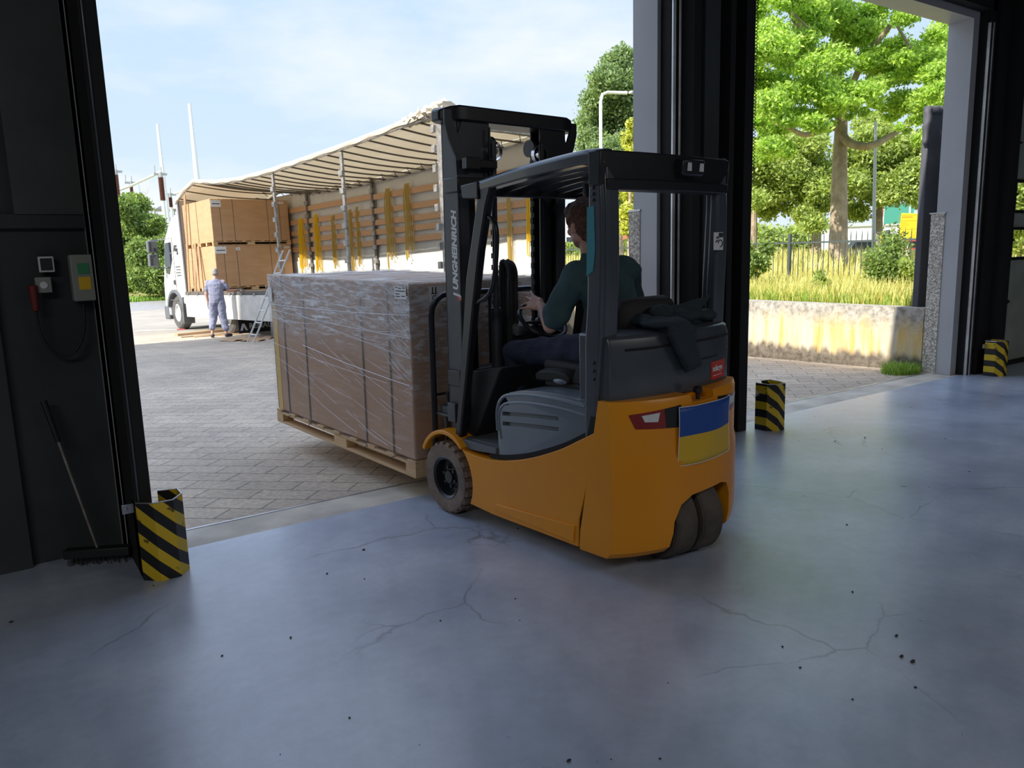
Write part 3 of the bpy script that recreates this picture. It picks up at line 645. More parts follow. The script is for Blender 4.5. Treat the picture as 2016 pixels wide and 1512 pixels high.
MB().lathe([(.006, .84), (.010, .842), (.010, .875), (.022, .88), (.022, .905), (.016, .91)], 'z', (-1.45, -.02, 0), 16).build('tow_pin', M['black'], FK)

# wheels
def tyre(name, cx, cy, cz, R, w, rim, outer, mt, sgn, lugs=22, tread=.018):
    hw = w / 2; W_ = MB()
    prof = [(rim, -hw * .9), (R * .80, -hw), (R * .93, -hw * .98), (R - tread, -hw * .82), (R - tread, hw * .82), (R * .93, hw * .98), (R * .80, hw), (rim, hw * .9), (rim * .97, hw * .5), (rim * .97, -hw * .5)]
    W_.lathe(prof + [prof[0]], 'y', (cx, cy, cz), 44, cap=False)
    if lugs:
        for k in range(lugs):
            for s2 in (1, -1):
                a = 2 * PI * (k + (.5 if s2 < 0 else 0)) / lugs; da = 2 * PI / lugs * .33; ring0 = []; ring1 = []
                for (y, r0, r1, sh) in ((0 + s2 * .004, R - tread - .004, R, .0), (s2 * hw * .82, R - tread - .004, R - .002, .0), (s2 * hw * 1.0, R * .88, R * .915, .0)):
                    def P(r, an): return (cx + r * math.cos(an), cy + y, cz + r * math.sin(an))
                    ring0.append([P(r0, a - da), P(r1, a - da * .85), P(r1, a + da * .85), P(r0, a + da)])
                W_.loft(ring0)
    o = W_.build(name, mt, FK, smooth=40)
    return o
def hub(parent, cx, cy, cz, rim, sgn):
    m = MB(); m.lathe([(rim * 1.0, sgn * .058), (rim * 1.06, sgn * .064), (rim * 1.02, sgn * .068), (rim * .90, sgn * .058), (rim * .84, sgn * .005), (rim * .62, -sgn * .0), (rim * .55, sgn * .018), (rim * .33, sgn * .022), (rim * .30, sgn * .045), (.001, sgn * .047)], 'y', (cx, cy, cz), 32, cap=False)
    h = m.build('rim', M['blk'], parent, smooth=40)
    for k in range(6):
        a = 2 * PI * k / 6 + .3; b = MB().cyl((cx + rim * .46 * math.cos(a), cy + sgn * .012, cz + rim * .46 * math.sin(a)), (cx + rim * .46 * math.cos(a), cy + sgn * .04, cz + rim * .46 * math.sin(a)), .011, n=6); b.build('wheel_nut', M['blk'], parent)
    return h
for sg in (1, -1):
    o = tyre('front_wheel', .05, sg * .445, .2285, .2285, .145, .135, .1, M['tyre'], sg); hub(o, .05, sg * .445, .2285, .128, sg)
for y in (.07, -.10):
    o = tyre('rear_wheel', -1.315, y, .210, .210, .140, .10, .1, M['tyre2'], 1, 0, .004); hub(o, -1.315, y, .210, .10, 1)
    o.matrix_local = TR(-1.315, -.015, 0) @ RZ(-10) @ TR(1.315, .015, 0)

# overhead guard
Bp = [(-1.150, .60), (-1.157, 1.16), (-1.174, 1.34), (-1.192, 1.8), (-1.197, 2.00)]; Bq = [(-1.270, 2.03), (-1.283, 1.80), (-1.284, 1.58), (-1.268, 1.175), (-1.240, .877), (-1.225, .70)]
for sg in (1, -1):
    m = MB(); m.prism(Bp + Bq, 'y', sg * .405, sg * .486); 
    m.prism([(x - .012 if x < -1.22 else x - .05, z) for (x, z) in Bp + Bq], 'y', sg * .375, sg * .465)
    p = m.build('rear_pillar', M['gry'], FK, bevel=.014, seg=3)
    for z in (1.845, 1.872, 1.90, 1.005, 1.045, 1.085): MB().ell((-1.232 if z > 1.5 else -1.222, sg * .488, z - .02), (.009, .006, .009), 8, 6).build('bolt_head', M['blk'], p)
    # front pillar
    Lf = [(-.018, .49), (-.05, .62), (-.115, .98), (-.196, 1.453), (-.30, 1.80), (-.355, 1.985)]; Rt = [(-.46, 1.965), (-.405, 1.85), (-.33, 1.611), (-.258, 1.309), (-.171, .914), (-.086, .551), (-.075, .49)]
    m = MB(); m.prism(Lf + Rt, 'y', sg * .425, sg * .478); m.build('front_pillar', M['blk'], FK, bevel=.010, seg=3)
    # roof side rail
    T_ = bez([(-.20, 1.975), (-.366, 1.997), (-.606, 2.026), (-.859, 2.046), (-1.095, 2.060), (-1.20, 2.060), (-1.285, 2.052)], 5)
    bot = [(p.x, p.y - (.058 + .012 * min(1, (-.2 - p.x) / .4))) for p in T_]
    rings = [[(a.x, sg * .400, b_[1]), (a.x, sg * .478, b_[1]), (a.x, sg * .482, a.y - .02), (a.x, sg * .462, a.y), (a.x, sg * .410, a.y)] for a, b_ in zip(T_, bot)]
    MB().loft(rings).build('roof_rail', M['gry'], FK, bevel=.008)
    m = MB(); m.prism([(-.195, 1.975), (-.352, 1.985), (-.352, 1.890), (-.208, 1.905)], 'y', sg * .44, sg * .49)
    m.build('rail_bracket', M['blk'], FK, bevel=.006)
m = MB(); m.box(-.255, -.195, -.45, .45, 1.915, 1.965); m.build('roof_front_beam', M['blk'], FK, bevel=.008)
m = MB(); rr = []
for k in range(13):
    v = -.49 + .98 * k / 12; d = .035 * (1 - (abs(v) / .49) ** 2); rr.append([(-1.20 - d, v, 1.885), (-1.275 - d, v, 1.885), (-1.285 - d, v, 2.045), (-1.20 - d, v, 2.05)])
m.loft(rr); m.build('roof_rear_beam', M['blk'], FK, bevel=.008)
m = MB(); rr = []
for k in range(13):
    v = -.46 + .92 * k / 12; d = .035 * (1 - (abs(v) / .49) ** 2); rr.append([(-1.22 - d, v, 1.865), (-1.292 - d, v, 1.870), (-1.296 - d, v, 1.918), (-1.22 - d, v, 1.92)])
m.loft(rr).build('roof_lower_lip', M['blk'], FK, bevel=.006)
lampb = MB(); lampb.box(-.085, .085, -.03, .03, -.04, .04, TR(-1.335, -.085, 1.985) @ RZ(90) @ RX(-8)); lo = lampb.build('rear_work_light', M['blk'], FK, bevel=.012)
MB().box(-.075, -.045, -.033, -.028, -.02, .02, TR(-1.335, -.105, 1.985) @ RZ(-90)).build('light_lens', M['lens'], lo)
MB().box(.02, .05, -.033, -.028, -.02, .02, TR(-1.335, -.105, 1.985) @ RZ(-90)).build('light_lens', M['lens'], lo)
for k in range(6):
    y = -.345 + .138 * k
    p = [(-.24, 1.955), (-.55, 1.995), (-.85, 2.015), (-1.22, 2.02)]
    MB().prism([(a, b_ - .018) for a, b_ in p] + [(a, b_ + .018) for a, b_ in p][::-1], 'y', y - .011, y + .011, TR(0, 0, 0)).build('roof_bar', M['blk'], FK)
m = MB(); m.lathe([(.03, 0), (.055, -.004), (.058, -.06), (.048, -.085), (.001, -.087)], 'z', (-.62, -.13, 1.975), 20); m.build('beacon', M['black'], FK, bevel=.004)
# handle on the left front pillar
p = bez([(-.315, 1.81), (-.365, 1.80), (-.43, 1.775), (-.462, 1.71), (-.452, 1.572), (-.417, 1.430), (-.36, 1.36), (-.235, 1.312)], 6)
MB().tube([(q.x, .452, q.y) for q in p], .013, 10).build('grab_handle', M['blk'], FK)
# rear hood between the rear pillars
m = MB(); rr = []
for k in range(15):
    v = -.47 + .94 * k / 14; d = .085 * (1 - (abs(v) / .49) ** 2.4)
    rr.append([(-1.10, v, .86), (-1.30 - d, v, .865), (-1.300 - d, v, 1.13), (-1.285 - d, v, 1.185), (-1.24 - d, v, 1.20), (-1.10, v, 1.20)])
m.loft(rr); hd = m.build('rear_hood', M['gry'], FK, bevel=.012, seg=3)
def hu(v, d=.0): return -1.300 - .085 * (1 - (abs(v) / .49) ** 2.4) - d
hb_ = MB()
hb_.tube([(hu(v, .002), v, 1.128 - .003 * (v > .2)) for v in [-.45 + .06 * k for k in range(15)]], .006, 6); hb_.tube([(hu(v, .002), v, 1.03) for v in [-.30 + .03 * k for k in range(9)]], .003, 6)
hb_.build('hood_groove', M['softblack'], hd)
def skin_on_hood(m, v0, v1, z0, z1, d, n=8):
    for k in range(n):
        a, b_ = v0 + (v1 - v0) * k / n, v0 + (v1 - v0) * (k + 1) / n
        m.add([(hu(a, d), a, z0), (hu(b_, d), b_, z0), (hu(b_, d), b_, z1), (hu(a, d), a, z1), (hu(a, d - .004), a, z0), (hu(b_, d - .004), b_, z0), (hu(b_, d - .004), b_, z1), (hu(a, d - .004), a, z1)], [(0, 1, 2, 3), (4, 7, 6, 5), (0, 4, 5, 1), (2, 6, 7, 3), (0, 3, 7, 4), (1, 5, 6, 2)])
sm = MB(); skin_on_hood(sm, -.235, -.405, .905, 1.000, .003); stk = sm.build('sticker', M['redpaint'], FK, smooth=0); stk['label'] = 'red rectangular sticker with pale lettering'
tx = MB(); T_ = TR(hu(-.24, .0095), -.238, .950) @ RZ(-90) @ RZ(12.5) @ RX(90); tx.text('solarge', .046, T_, .001, 0, .0008, sx=.93); 
T2 = TR(hu(-.24, .0095), -.240, .925) @ RZ(-90) @ RZ(12.5) @ RX(90)
for k in range(9): tx.box(.004 + .0125 * k, .012 + .0125 * k, 0, .004, 0, .001, T2)
tx.build('lettering', M['white'], stk, smooth=0)
pst = MB(); pst.box(-.038, .038, -.002, .002, -.046, .046, TR(-1.305, -.372, 1.625) @ RZ(-92)); ps = pst.build('sticker', M['white'], FK); ps['label'] = 'white square sticker with dark pictogram'
pg = MB(); Tp = TR(-1.3085, -.372, 1.625) @ RZ(-92) @ RX(90)
pg.tube([(.012 + .018 * math.cos(a * PI / 8), -.012 + .018 * math.sin(a * PI / 8), 0) for a in range(-4, 9)], .0028, 5, T=Tp); pg.box(-.026, -.004, .006, .012, -.001, .001, Tp @ RZ(30)); pg.tube([(-.022, .014, 0), (-.010, .024, 0), (-.002, .012, 0)], .003, 5, T=Tp); pg.box(.0, .034, .02, .043, -.001, .001, Tp)
pg.build('pictogram', M['ink'], ps)
tl_ = MB(); tl_.prism([(-1.190, 1.795), (-1.235, 1.80), (-1.240, 1.60), (-1.225, 1.50), (-1.182, 1.475)], 'y', .4865, .4885)
ts = tl_.build('sticker', M['teal'], FK); ts['label'] = 'teal sticker with a slanted lower edge'
# seat
m = MB(); m.box(-1.08, -.58, -.25, .25, .93, 1.00); m.build('seat_cushion', M['rub'], FK, bevel=.03, seg=3)
m = MB(); m.box(-1.12, -.62, -.24, .24, .868, .925); m.build('seat_base', M['blk'], FK, bevel=.01)
rr = []
for (z, hw, u0, u1) in ((.98, .20, -1.02, -1.14), (1.08, .24, -1.01, -1.16), (1.22, .235, -1.03, -1.17), (1.29, .225, -1.05, -1.175), (1.335, .19, -1.075, -1.17), (1.35, .15, -1.09, -1.15)):
    rr.append([(u0, -hw * .85, z), (u0, hw * .85, z), (u0 - .03, hw, z), (u1 + .03, hw, z), (u1, hw * .8, z), (u1, -hw * .8, z), (u1 + .03, -hw, z), (u0 - .03, -hw, z)])
MB().loft(rr).build('seat_back', M['rub'], FK, bevel=.015, seg=3)
m = MB(); rr = []
for (x, z, h) in ((-.60, .915, .02), (-.63, .925, .033), (-.75, .935, .036), (-.84, .93, .034), (-.87, .92, .02)): rr.append([(x, .25, z - h), (x, .315, z - h), (x, .32, z + h * .6), (x, .25, z + h)])
m.loft(rr); m.box(-1.1, -.66, .22, .30, .866, .90); m.prism([(-.86, .90), (-1.10, .90), (-1.14, 1.02), (-1.06, 1.06), (-.96, 1.03), (-.90, .97)], 'y', .24, .30); m.build('seat_side', M['rub'], FK, bevel=.008)
MB().ell((-.80, .32, .905), (.055, .012, .016)).build('seat_lever', M['gryp'], FK)
# steering column and wheel
SW = Vector((-.315, .0, 1.185)); Rw = RY(-38)
m = MB(); m.tube([(-.10, 0, .92), (-.17, 0, 1.06), tuple(SW + (Rw @ Vector((0, 0, -.05))))], [.055, .05, .04], 12); m.build('steering_column', M['rub'], FK)
m = MB(); ring = [tuple(SW + Rw @ Vector((.152 * math.cos(2 * PI * k / 32), .152 * math.sin(2 * PI * k / 32), 0))) for k in range(33)]
m.tube(ring, .0135, 10); m.ell(tuple(SW + Rw @ Vector((0, 0, -.015))), (.045, .045, .02), R=Rw.to_3x3())
for a in (90, 210, 330): m.tube([tuple(SW + Rw @ Vector((0, 0, -.015))), tuple(SW + Rw @ Vector((.145 * math.cos(math.radians(a)), .145 * math.sin(math.radians(a)), 0)))], [.028, .014], 8, flat=.5)
m.build('steering_wheel', M['blk'], FK)
MB().box(-.045, .045, -.05, .05, -.035, .035, TR(-.13, .035, 1.125) @ RY(-20)).build('console', M['cabgrey'], FK, bevel=.02, seg=3)
MB().cyl((-.12, .035, .93), (-.13, .035, 1.10), .02).build('console_stem', M['blk'], FK)
ls = MB()
for y in (-.26, -.31): ls.tube([(-.55, y, 1.04), (-.53, y, 1.14)], .008, 6); ls.ell((-.53, y, 1.15), (.016, .016, .022), 8, 6)
ls.build('control_lever', M['black'], FK)
m = MB(); m.ell((-.14, -.30, 1.32), (.02, .06, .07), 12, 8); m.cyl((-.13, -.30, 1.25), (-.10, -.34, .95), .012); m.build('side_mirror', M['black'], FK)

# mast: outer and inner channels, cylinders, hoses, chains
MT = Matrix.Translation((.03, 0, 0)) @ RY(-1.2)
def channel(m, y0, sgn, u0, u1, z0, z1, fw, th=.012):
    "C channel, web on the outside, flanges turned inward"
    m.box(u0, u1, y0 - sgn * th, y0, z0, z1, MT); m.box(u0, u0 + th * 1.4, y0 - sgn * fw, y0, z0, z1, MT); m.box(u1 - th * 1.4, u1, y0 - sgn * fw, y0, z0, z1, MT)
for sg in (1, -1):
    m = MB(); channel(m, sg * .425, sg, -.075, .085, .14, 2.36, .075); oc = m.build('outer_mast_channel', M['mast'], FK, bevel=.004)
    if sg > 0:
        t_ = MB(); t_.text('UNGHEINRICH', .068, MT @ TR(-.045, .4262, 1.385) @ Matrix(((0, 1, 0, 0), (0, 0, 1, 0), (1, 0, 0, 0), (0, 0, 0, 1))) @ Matrix.Diagonal((1, 1, 1, 1)), .0006, .18, .0034, sx=1.0)
        t_.text('J', .078, MT @ TR(-.055, .4262, 1.345) @ Matrix(((0, 1, 0, 0), (0, 0, 1, 0), (1, 0, 0, 0), (0, 0, 0, 1))), .0006, .18, .0034); t_.build('lettering', M['white'], oc, smooth=0)
        t_ = MB(); t_.prism([(-.075, 1.325), (-.048, 1.325), (-.035, 1.352), (-.075, 1.345)], 'y', .4245, .4268, MT); 0 and t_.text('J', .078, MT @ TR(-.055, .4262, 1.345) @ Matrix(((0, 1, 0, 0), (0, 0, 1, 0), (1, 0, 0, 0), (0, 0, 0, 1))), .0006, .18, .0016)
        lj = t_.build('lettering', M['redpaint'], oc, smooth=0); lj['label'] = 'red corner of the initial letter'
    m = MB(); channel(m, sg * .345, sg, -.035, .10, .16, 2.42, .07); m.build('inner_mast_channel', M['blk'], FK, bevel=.004)
    m = MB(); m.cyl((-.11, sg * .19, .60), (-.11, sg * .19, 1.27), .032, n=20, T=MT); m.cyl((-.11, sg * .19, 1.27), (-.11, sg * .19, 2.25), .017, n=14, T=MT); m.build('lift_cylinder', M['mast'] if sg > 0 else M['blk'], FK)
    # gusset plate with triangular hole at the mast head
    m = MB(); yo = sg * .33
    out = [(sg * .20, 2.40), (sg * .515, 2.40), (sg * .515, 2.33), (sg * .49, 2.24), (sg * .445, 2.15), (sg * .435, 1.95), (sg * .20, 1.95)]
    m.prism(out, 'x', -.085, -.073, MT); gp = m.build('gusset_plate', M['mast'] if sg > 0 else M['blk'], FK, smooth=0); gp.data.transform(Matrix())
    c = MB(); c.prism([(sg * .455, 2.345), (sg * .395, 2.345), (sg * .425, 2.265)], 'x', -.2, .05, MT); cut(gp, c, None)
    m = MB(); m.lathe([(.052, -.012), (.052, .012)], 'y', (0, 0, 0), 24, T=MT @ TR(-.035, sg * .16, 2.23)); pu = m.build('chain_pulley', M['blk'], FK)
    MB().lathe([(.053, -.014), (.056, -.014), (.056, .014), (.053, .014), (.053, -.014)], 'x', (0, 0, 0), 24, T=MT @ TR(-.10, sg * .18, 2.19), cap=False).build('pulley_ring', M['chrome'], pu)
    MB().cyl((-.115, sg * .18, 2.19), (-.09, sg * .18, 2.19), .022, n=16, T=MT).build('pulley_hub', M['chrome'], pu)
    m = MB()
    for k in range(46): m.box(-.062, -.038, sg * .16 - .012 + .006 * (k % 2), sg * .16 - .004 + .010 * (k % 2), .62 + .035 * k, .652 + .035 * k, MT)
    m.build('lift_chain', M['rub'], FK)
rr = []
for k in range(21):
    v = -.52 + 1.04 * k / 20; a = abs(v) / .52; d = .07 * max(0, (a - .78) / .22) ** 2
    rr.append([tuple(MT @ Vector(p)) for p in ((-.105 + d, v, 2.345), (.11 - d, v, 2.345), (.11 - d, v, 2.435 - d * .4), (-.105 + d, v, 2.43 - d * .4))])
MB().loft(rr).build('mast_head_beam', M['blk'], FK, bevel=.010)
MB().box(-.09, .06, -.44, .44, 1.95, 2.035, MT).build('mast_cross_beam', M['blk'], FK, bevel=.006)
m = MB(); m.box(-.16, -.03, .20, .415, 2.085, 2.13, MT); m.box(-.17, -.12, .33, .43, 2.075, 2.14, MT); m.cyl((-.12, .225, 2.32), (-.12, .225, 2.0), .006, T=MT); m.build('chain_anchor', M['blk'], FK, bevel=.004)
MB().box(-.06, .07, -.44, .44, .80, .90, MT).build('mast_lower_cross_beam', M['blk'], FK, bevel=.006); MB().box(-.05, .05, -.40, .40, .20, .30, MT).build('mast_lower_cross_beam', M['blk'], FK, bevel=.006)
m = MB()
for dy in (-.018, .018):
    p = [(-.10, .065 + dy, .62), (-.11, .065 + dy, 1.0), (-.11, .06 + dy, 1.35), (-.10, .05 + dy, 1.48), (-.05, .045 + dy, 1.53), (.0, .04 + dy, 1.46), (.0, .04 + dy, .8)]
    pb = bez(p, 16); m.tube([tuple(q) for q in pb], [.017 + .003 * (k % 2) for k in range(len(pb))], 8)
m.build('hydraulic_hose', M['rub'], FK)
# fork carriage, load backrest, forks
m = MB(); m.box(.13, .16, -.40, .40, .62, .74, MT); m.box(.13, .16, -.40, .40, .25, .36, MT); m.box(.13, .16, -.34, -.22, .25, .74, MT); m.box(.13, .16, .22, .34, .25, .74, MT); m.build('fork_carriage', M['blk'], FK, bevel=.005)
m = MB(); fr = [(-.46, .36)] + [(-.46, 1.22)] + [(-.46 + .13 * (1 - math.cos(a)), 1.22 + .13 * math.sin(a)) for a in (.4, .8, 1.2, PI / 2)] + [(.46 - .13 * (1 - math.cos(a)), 1.22 + .13 * math.sin(a)) for a in (PI / 2, 1.2, .8, .4)] + [(.46, 1.22), (.46, .36)]
m.tube([(.20, y, z) for (y, z) in fr], .019, 8, T=MT)
for y in (-.23, 0, .23): m.tube([(.20, y, .3), (.20, y, 1.35)], .011, 6, T=MT)
m.tube([(.20, -.46, .72), (.20, .46, .72)], .008, 6, T=MT); m.build('load_backrest', M['blk'], FK)
for y in (-.25, .25):
    m = MB(); m.prism([(.165, .16), (.165, .75), (.205, .75), (.21, .245), (.26, .215), (1.30, .185), (1.32, .168), (1.30, .165), (.22, .162)], 'y', y - .055, y + .055, MT); m.build('fork', M['blk'], FK, bevel=.004)
m = MB(); m.box(-.10, .16, .40, .44, .60, .66, MT); m.box(-.04, .04, .42, .47, .58, .70, MT); m.cyl((.10, .44, .10), (.10, .44, .60), .012, T=MT); m.box(.02, .18, .41, .46, .60, .615, MT); m.build('mast_roller_bracket', M['mast'], FK, bevel=.004)

# ================================================================== wrapped load on the forks
def mtx(o, rz, tilt=0): return Matrix.Translation(o) @ Matrix.Rotation(rz, 4, 'Z') @ RY(-tilt)
FKM = Matrix.Translation(FO) @ Matrix.Rotation(FRZ, 4, 'Z')
def pallet(par, Lx, hw, name='pallet', pm='pallet'):
    "long side along x"
    m = MB()
    for y in (-hw + .05, 0, hw - .05): m.box(0, Lx, y - .05, y + .05, 0, .018)
    k = 9
    for i in range(k): x = i * (Lx - .10) / (k - 1); m.box(x, x + .10, -hw, hw, .096, .115)
    for y in (-hw + .05, 0, hw - .05): m.box(0, Lx, y - .045, y + .045, .080, .096)
    p = m.build(name, M[pm], par, bevel=.002)
    for y in (-hw + .05, 0, hw - .05):
        for x in (0, .96 * Lx / 2.24, Lx - .12): MB().box(x, x + .12 + (.08 if 0 < x < Lx - .2 else 0), y - .049, y + .049, .018, .081).build('block', M[pm], p)
    return p
LD = thing('wrapped_carton_pallet', 'large brown carton on a pallet wrapped in clear film, carried on the forklift forks', 'palletised carton', mat4=FKM @ mtx((.392, -.085, .148), 0, 1.2))
LX, HW, Z0, Z1 = 2.24, .60, .118, 1.268
pallet(LD, LX, HW)
MB().box(.01, LX - .01, -HW + .01, HW - .01, Z0, Z1).build('carton', M['card'], LD, bevel=.012, seg=2)
ft = MB(); ft.box(LX - .13, LX - .05, HW - .0095, HW - .0075, Z0, Z1 - .12); ft.build('tape', M['ratshade'], LD)
for x in (.275, .645, 1.57, 1.97):
    m = MB(); a, b_ = HW - .006, .006
    m.box(x - .007, x + .007, a, a + .003, .09, Z1); m.box(x - .007, x + .007, -a, -a - .003, .09, Z1); m.box(x - .007, x + .007, -a, a, Z1, Z1 + .003)
    m.tube([(x, a + .002, .10), (x + .02, a + .012, .085), (x + .01, a + .004, .06)], .003, 4); m.build('strap', M['strapp'], LD)
# film: shell with wrinkles, folded edges and stretched strands
fm = MB(); nx, nz = 56, 30
def film(face, s, t):
    z = Z0 - .02 + (Z1 + .012 - Z0 + .02) * t; w = .004 * math.sin(23 * s + 9 * t) * math.sin(7 * t + 3) + .003 * math.sin(51 * s - 31 * t)
    if face == 0: return (-.004 + (LX + .008) * s, HW - .001 + max(0, w), z)
    if face == 1: return (-.002 - max(0, w), HW - .001 - 2 * (HW - .001) * s, z)
    if face == 2: return (-.004 + (LX + .008) * s, -HW + .001 - max(0, w), z)
    return (LX + .004 + max(0, w), HW - .001 - 2 * (HW - .001) * s, z)
for fc in range(4):
    b0 = len(fm.v); fm.v += [film(fc, i / nx, j / nz) for j in range(nz + 1) for i in range(nx + 1)]
    for j in range(nz):
        for i in range(nx): a = b0 + j * (nx + 1) + i; fm.f.append((a, a + 1, a + nx + 2, a + nx + 1)); fm.mi.append(0)
fm.add([(-.004, -HW, Z1 + .006), (LX + .004, -HW, Z1 + .006), (LX + .004, HW, Z1 + .006), (-.004, HW, Z1 + .006)], [(0, 1, 2, 3)])
fl_ = fm.build('stretch_film', M['wrap'], LD, smooth=180)
st = MB(); R2 = random.Random(5)
def strand(x0, z0, x1, z1, r=.0013):
    n = 10; st.tube([(x0 + (x1 - x0) * k / n, HW + .006 + .002 * math.sin(k * 1.3 + x0 * 7), z0 + (z1 - z0) * k / n - .012 * math.sin(PI * k / n)) for k in range(n + 1)], r, 4)
strand(0, 1.075, 2.2, 1.03, .0022); strand(0, .93, 2.2, .985, .0018); strand(.02, .62, 1.6, .735, .0026); strand(.3, .60, 2.2, .70); strand(.0, .80, 1.7, .985)
for k in range(44):
    x0 = R2.uniform(0, 1.9); z0 = R2.uniform(.86, 1.22); l = R2.uniform(.15, .7); strand(x0, z0, min(2.24, x0 + l), min(1.26, z0 + l * R2.uniform(-.05, .28)), R2.uniform(.0005, .0012))
for k in range(46):
    x0 = R2.uniform(-.005, .25); z0 = R2.uniform(.62, 1.2); l = R2.uniform(.08, .3); strand(max(0, x0 - .1), z0, x0 + l * .6, z0 + l * R2.uniform(.4, 1.1) if z0 + l < 1.2 else 1.25, R2.uniform(.0007, .0017))
for k in range(22):
    x0 = R2.uniform(0, 1.6); z0 = R2.uniform(.15, .8); l = R2.uniform(.3, .8); strand(x0, z0, x0 + l, z0 + l * R2.uniform(.15, .4), R2.uniform(.0006, .0012))
M['strand'] = mat('film_fold', (.80, .82, .86), .2); so = st.build('film_fold', M['strand'], LD); so['kind'] = 'stuff'
lb = MB(); lb.box(.02, .155, HW + .006, HW + .008, 1.175, 1.255); l1 = lb.build('paper_label', M['white'], LD); l1['label'] = 'white printed address label'
p = MB()
for (x0, x1, z) in ((.03, .06, 1.243), (.075, .11, 1.24), (.12, .145, 1.243), (.03, .14, 1.222), (.03, .075, 1.19), (.095, .145, 1.203), (.09, .145, 1.187)): p.box(x0, x1, HW + .0078, HW + .0088, z, z + .006)
p.build('printing', M['ink'], l1)
lb = MB(); lb.box(-.008, -.006, .25, .45, 1.15, 1.25, TR(0, 0, 0)); l2 = lb.build('paper_label', M['white'], LD)
p = MB(); p.box(-.0095, -.0078, .39, .435, 1.20, 1.206); 
for y in (.40, .425): p.box(-.0095, -.0078, y - .004, y + .004, 1.206, 1.245)
p.lathe([(.018, -.0095), (.018, -.0078), (.013, -.0078), (.013, -.0095), (.018, -.0095)], 'x', (0, .41, 1.175), 20, cap=False); p.cur = 1; p.ell((-.0085, .31, 1.215), (.001, .013, .018), 10, 8)
p.build('printing', [M['ink'], M['redpaint']], l2)
tg = MB(); tg.box(LX - .10, LX - .02, HW + .006, HW + .012, 1.05, 1.17, TR(0, 0, 0)); tg.build('paper_label', M['white'], LD)

# ================================================================== people
def figure(name, caps, ells, mats, parent, vox, T=None, smooth_it=4, fac=.5, lofts=()):
    m = MB()
    for c in caps:
        p0, r0, p1, r1 = Vector(c[0]), c[1], Vector(c[2]), c[3]; fl = c[4] if len(c) > 4 else None
        m.ell(p0, (r0, r0, r0), 14, 10, T); m.ell(p1, (r1, r1, r1), 14, 10, T); m.tube([p0, p1], [r0, r1], 14, T)
    for e in ells: m.ell(e[0], e[1], 18, 14, T, e[2] if len(e) > 2 else None)
    for l in lofts: m.loft(l, T=T)
    o = m.build(name, mats, None, smooth=180)
    r = o.modifiers.new('r', 'REMESH'); r.mode = 'VOXEL'; r.voxel_size = vox; r.use_smooth_shade = True
    s_ = o.modifiers.new('s', 'SMOOTH'); s_.iterations = smooth_it; s_.factor = fac
    bake(o); o.data.polygons.foreach_set('use_smooth', [True] * len(o.data.polygons)); o.parent = parent
    if not o.data.materials: o.data.materials.append(mats)
    return o
def ering(cx, cy, z, a, b_, n=20, tilt=0): return [(cx + a * math.cos(2 * PI * k / n) + 0, cy + b_ * math.sin(2 * PI * k / n), z + tilt * math.cos(2 * PI * k / n)) for k in range(n)]
def hand(w, d, nrm, sc=1.0, side=1, curl=(.15, .15, .15, .2), spread=.12, thumb=.7):
    "wrist, finger direction, palm normal (out of the palm), side: +1 thumb toward d x nrm"
    w = Vector(w); d = Vector(d).normalized(); nrm = Vector(nrm); nrm = (nrm - nrm.dot(d) * d).normalized(); s_ = d.cross(nrm).normalized() * side
    C = []; L = .09 * sc
    for k, (off, ln, r) in enumerate(((.030, .078, .0088), (.010, .086, .0092), (-.011, .080, .0088), (-.031, .064, .0078))):
        ang = spread * (1.5 - k) * .6; fd = (d * math.cos(ang) + s_ * math.sin(ang)).normalized()
        base = w + d * (.018 * sc) + s_ * (off * .55 * sc); kn = w + d * ((.092 - .006 * abs(k - 1)) * sc) + s_ * (off * sc)
        C.append((base, .015 * sc, kn, .0125 * sc)); p = kn; a = 0
        for q, fr in enumerate((.46, .31, .23)):
            a += curl[k] * (1.0 if q else .8); v = (fd * math.cos(a) + nrm * math.sin(a)); n_ = p + v * ln * fr * sc; C.append((p, r * (1 - .08 * q) * sc, n_, r * (1 - .08 * (q + 1)) * sc)); p = n_
    tb = w + d * .022 * sc + s_ * .022 * sc; t1 = tb + (d * math.cos(thumb) + s_ * math.sin(thumb) + nrm * .3).normalized() * .042 * sc
    t2 = t1 + (d * math.cos(thumb * .6) + s_ * math.sin(thumb * .6) + nrm * .25).normalized() * .032 * sc; t3 = t2 + (d * math.cos(thumb * .3) + s_ * math.sin(thumb * .3) + nrm * .3).normalized() * .024 * sc
    C += [(tb, .016 * sc, t1, .012 * sc), (t1, .0115 * sc, t2, .0105 * sc), (t2, .0105 * sc, t3, .009 * sc)]
    return C
def head(c, R, k=1.0):
    "ellipsoids of a head facing local +x"
    c = Vector(c); E = []
    def e(p, r, rot=None):
        q = R @ (Vector(p) * k); E.append((c + q, tuple(x * k for x in r), R @ (rot.to_3x3() if rot else Matrix.Identity(3))))
    e((-.008, 0, .025), (.098, .076, .092)); e((.022, 0, -.035), (.066, .062, .082)); e((.050, 0, -.085), (.032, .036, .028)); e((.062, 0, .030), (.030, .055, .028))
    e((.092, 0, -.018), (.018, .012, .024), RY(20)); e((.100, 0, -.030), (.014, .013, .010)); e((.082, 0, -.060), (.014, .024, .007)); e((.080, 0, -.070), (.013, .020, .007))
    for s_ in (1, -1): e((.066, s_ * .040, -.025), (.022, .020, .022)); e((-.002, s_ * .078, -.012), (.020, .009, .032), RZ(s_ * 15)); e((.083, s_ * .031, .002), (.010, .013, .010)); e((.012, s_ * .05, -.065), (.04, .018, .03))
    return E
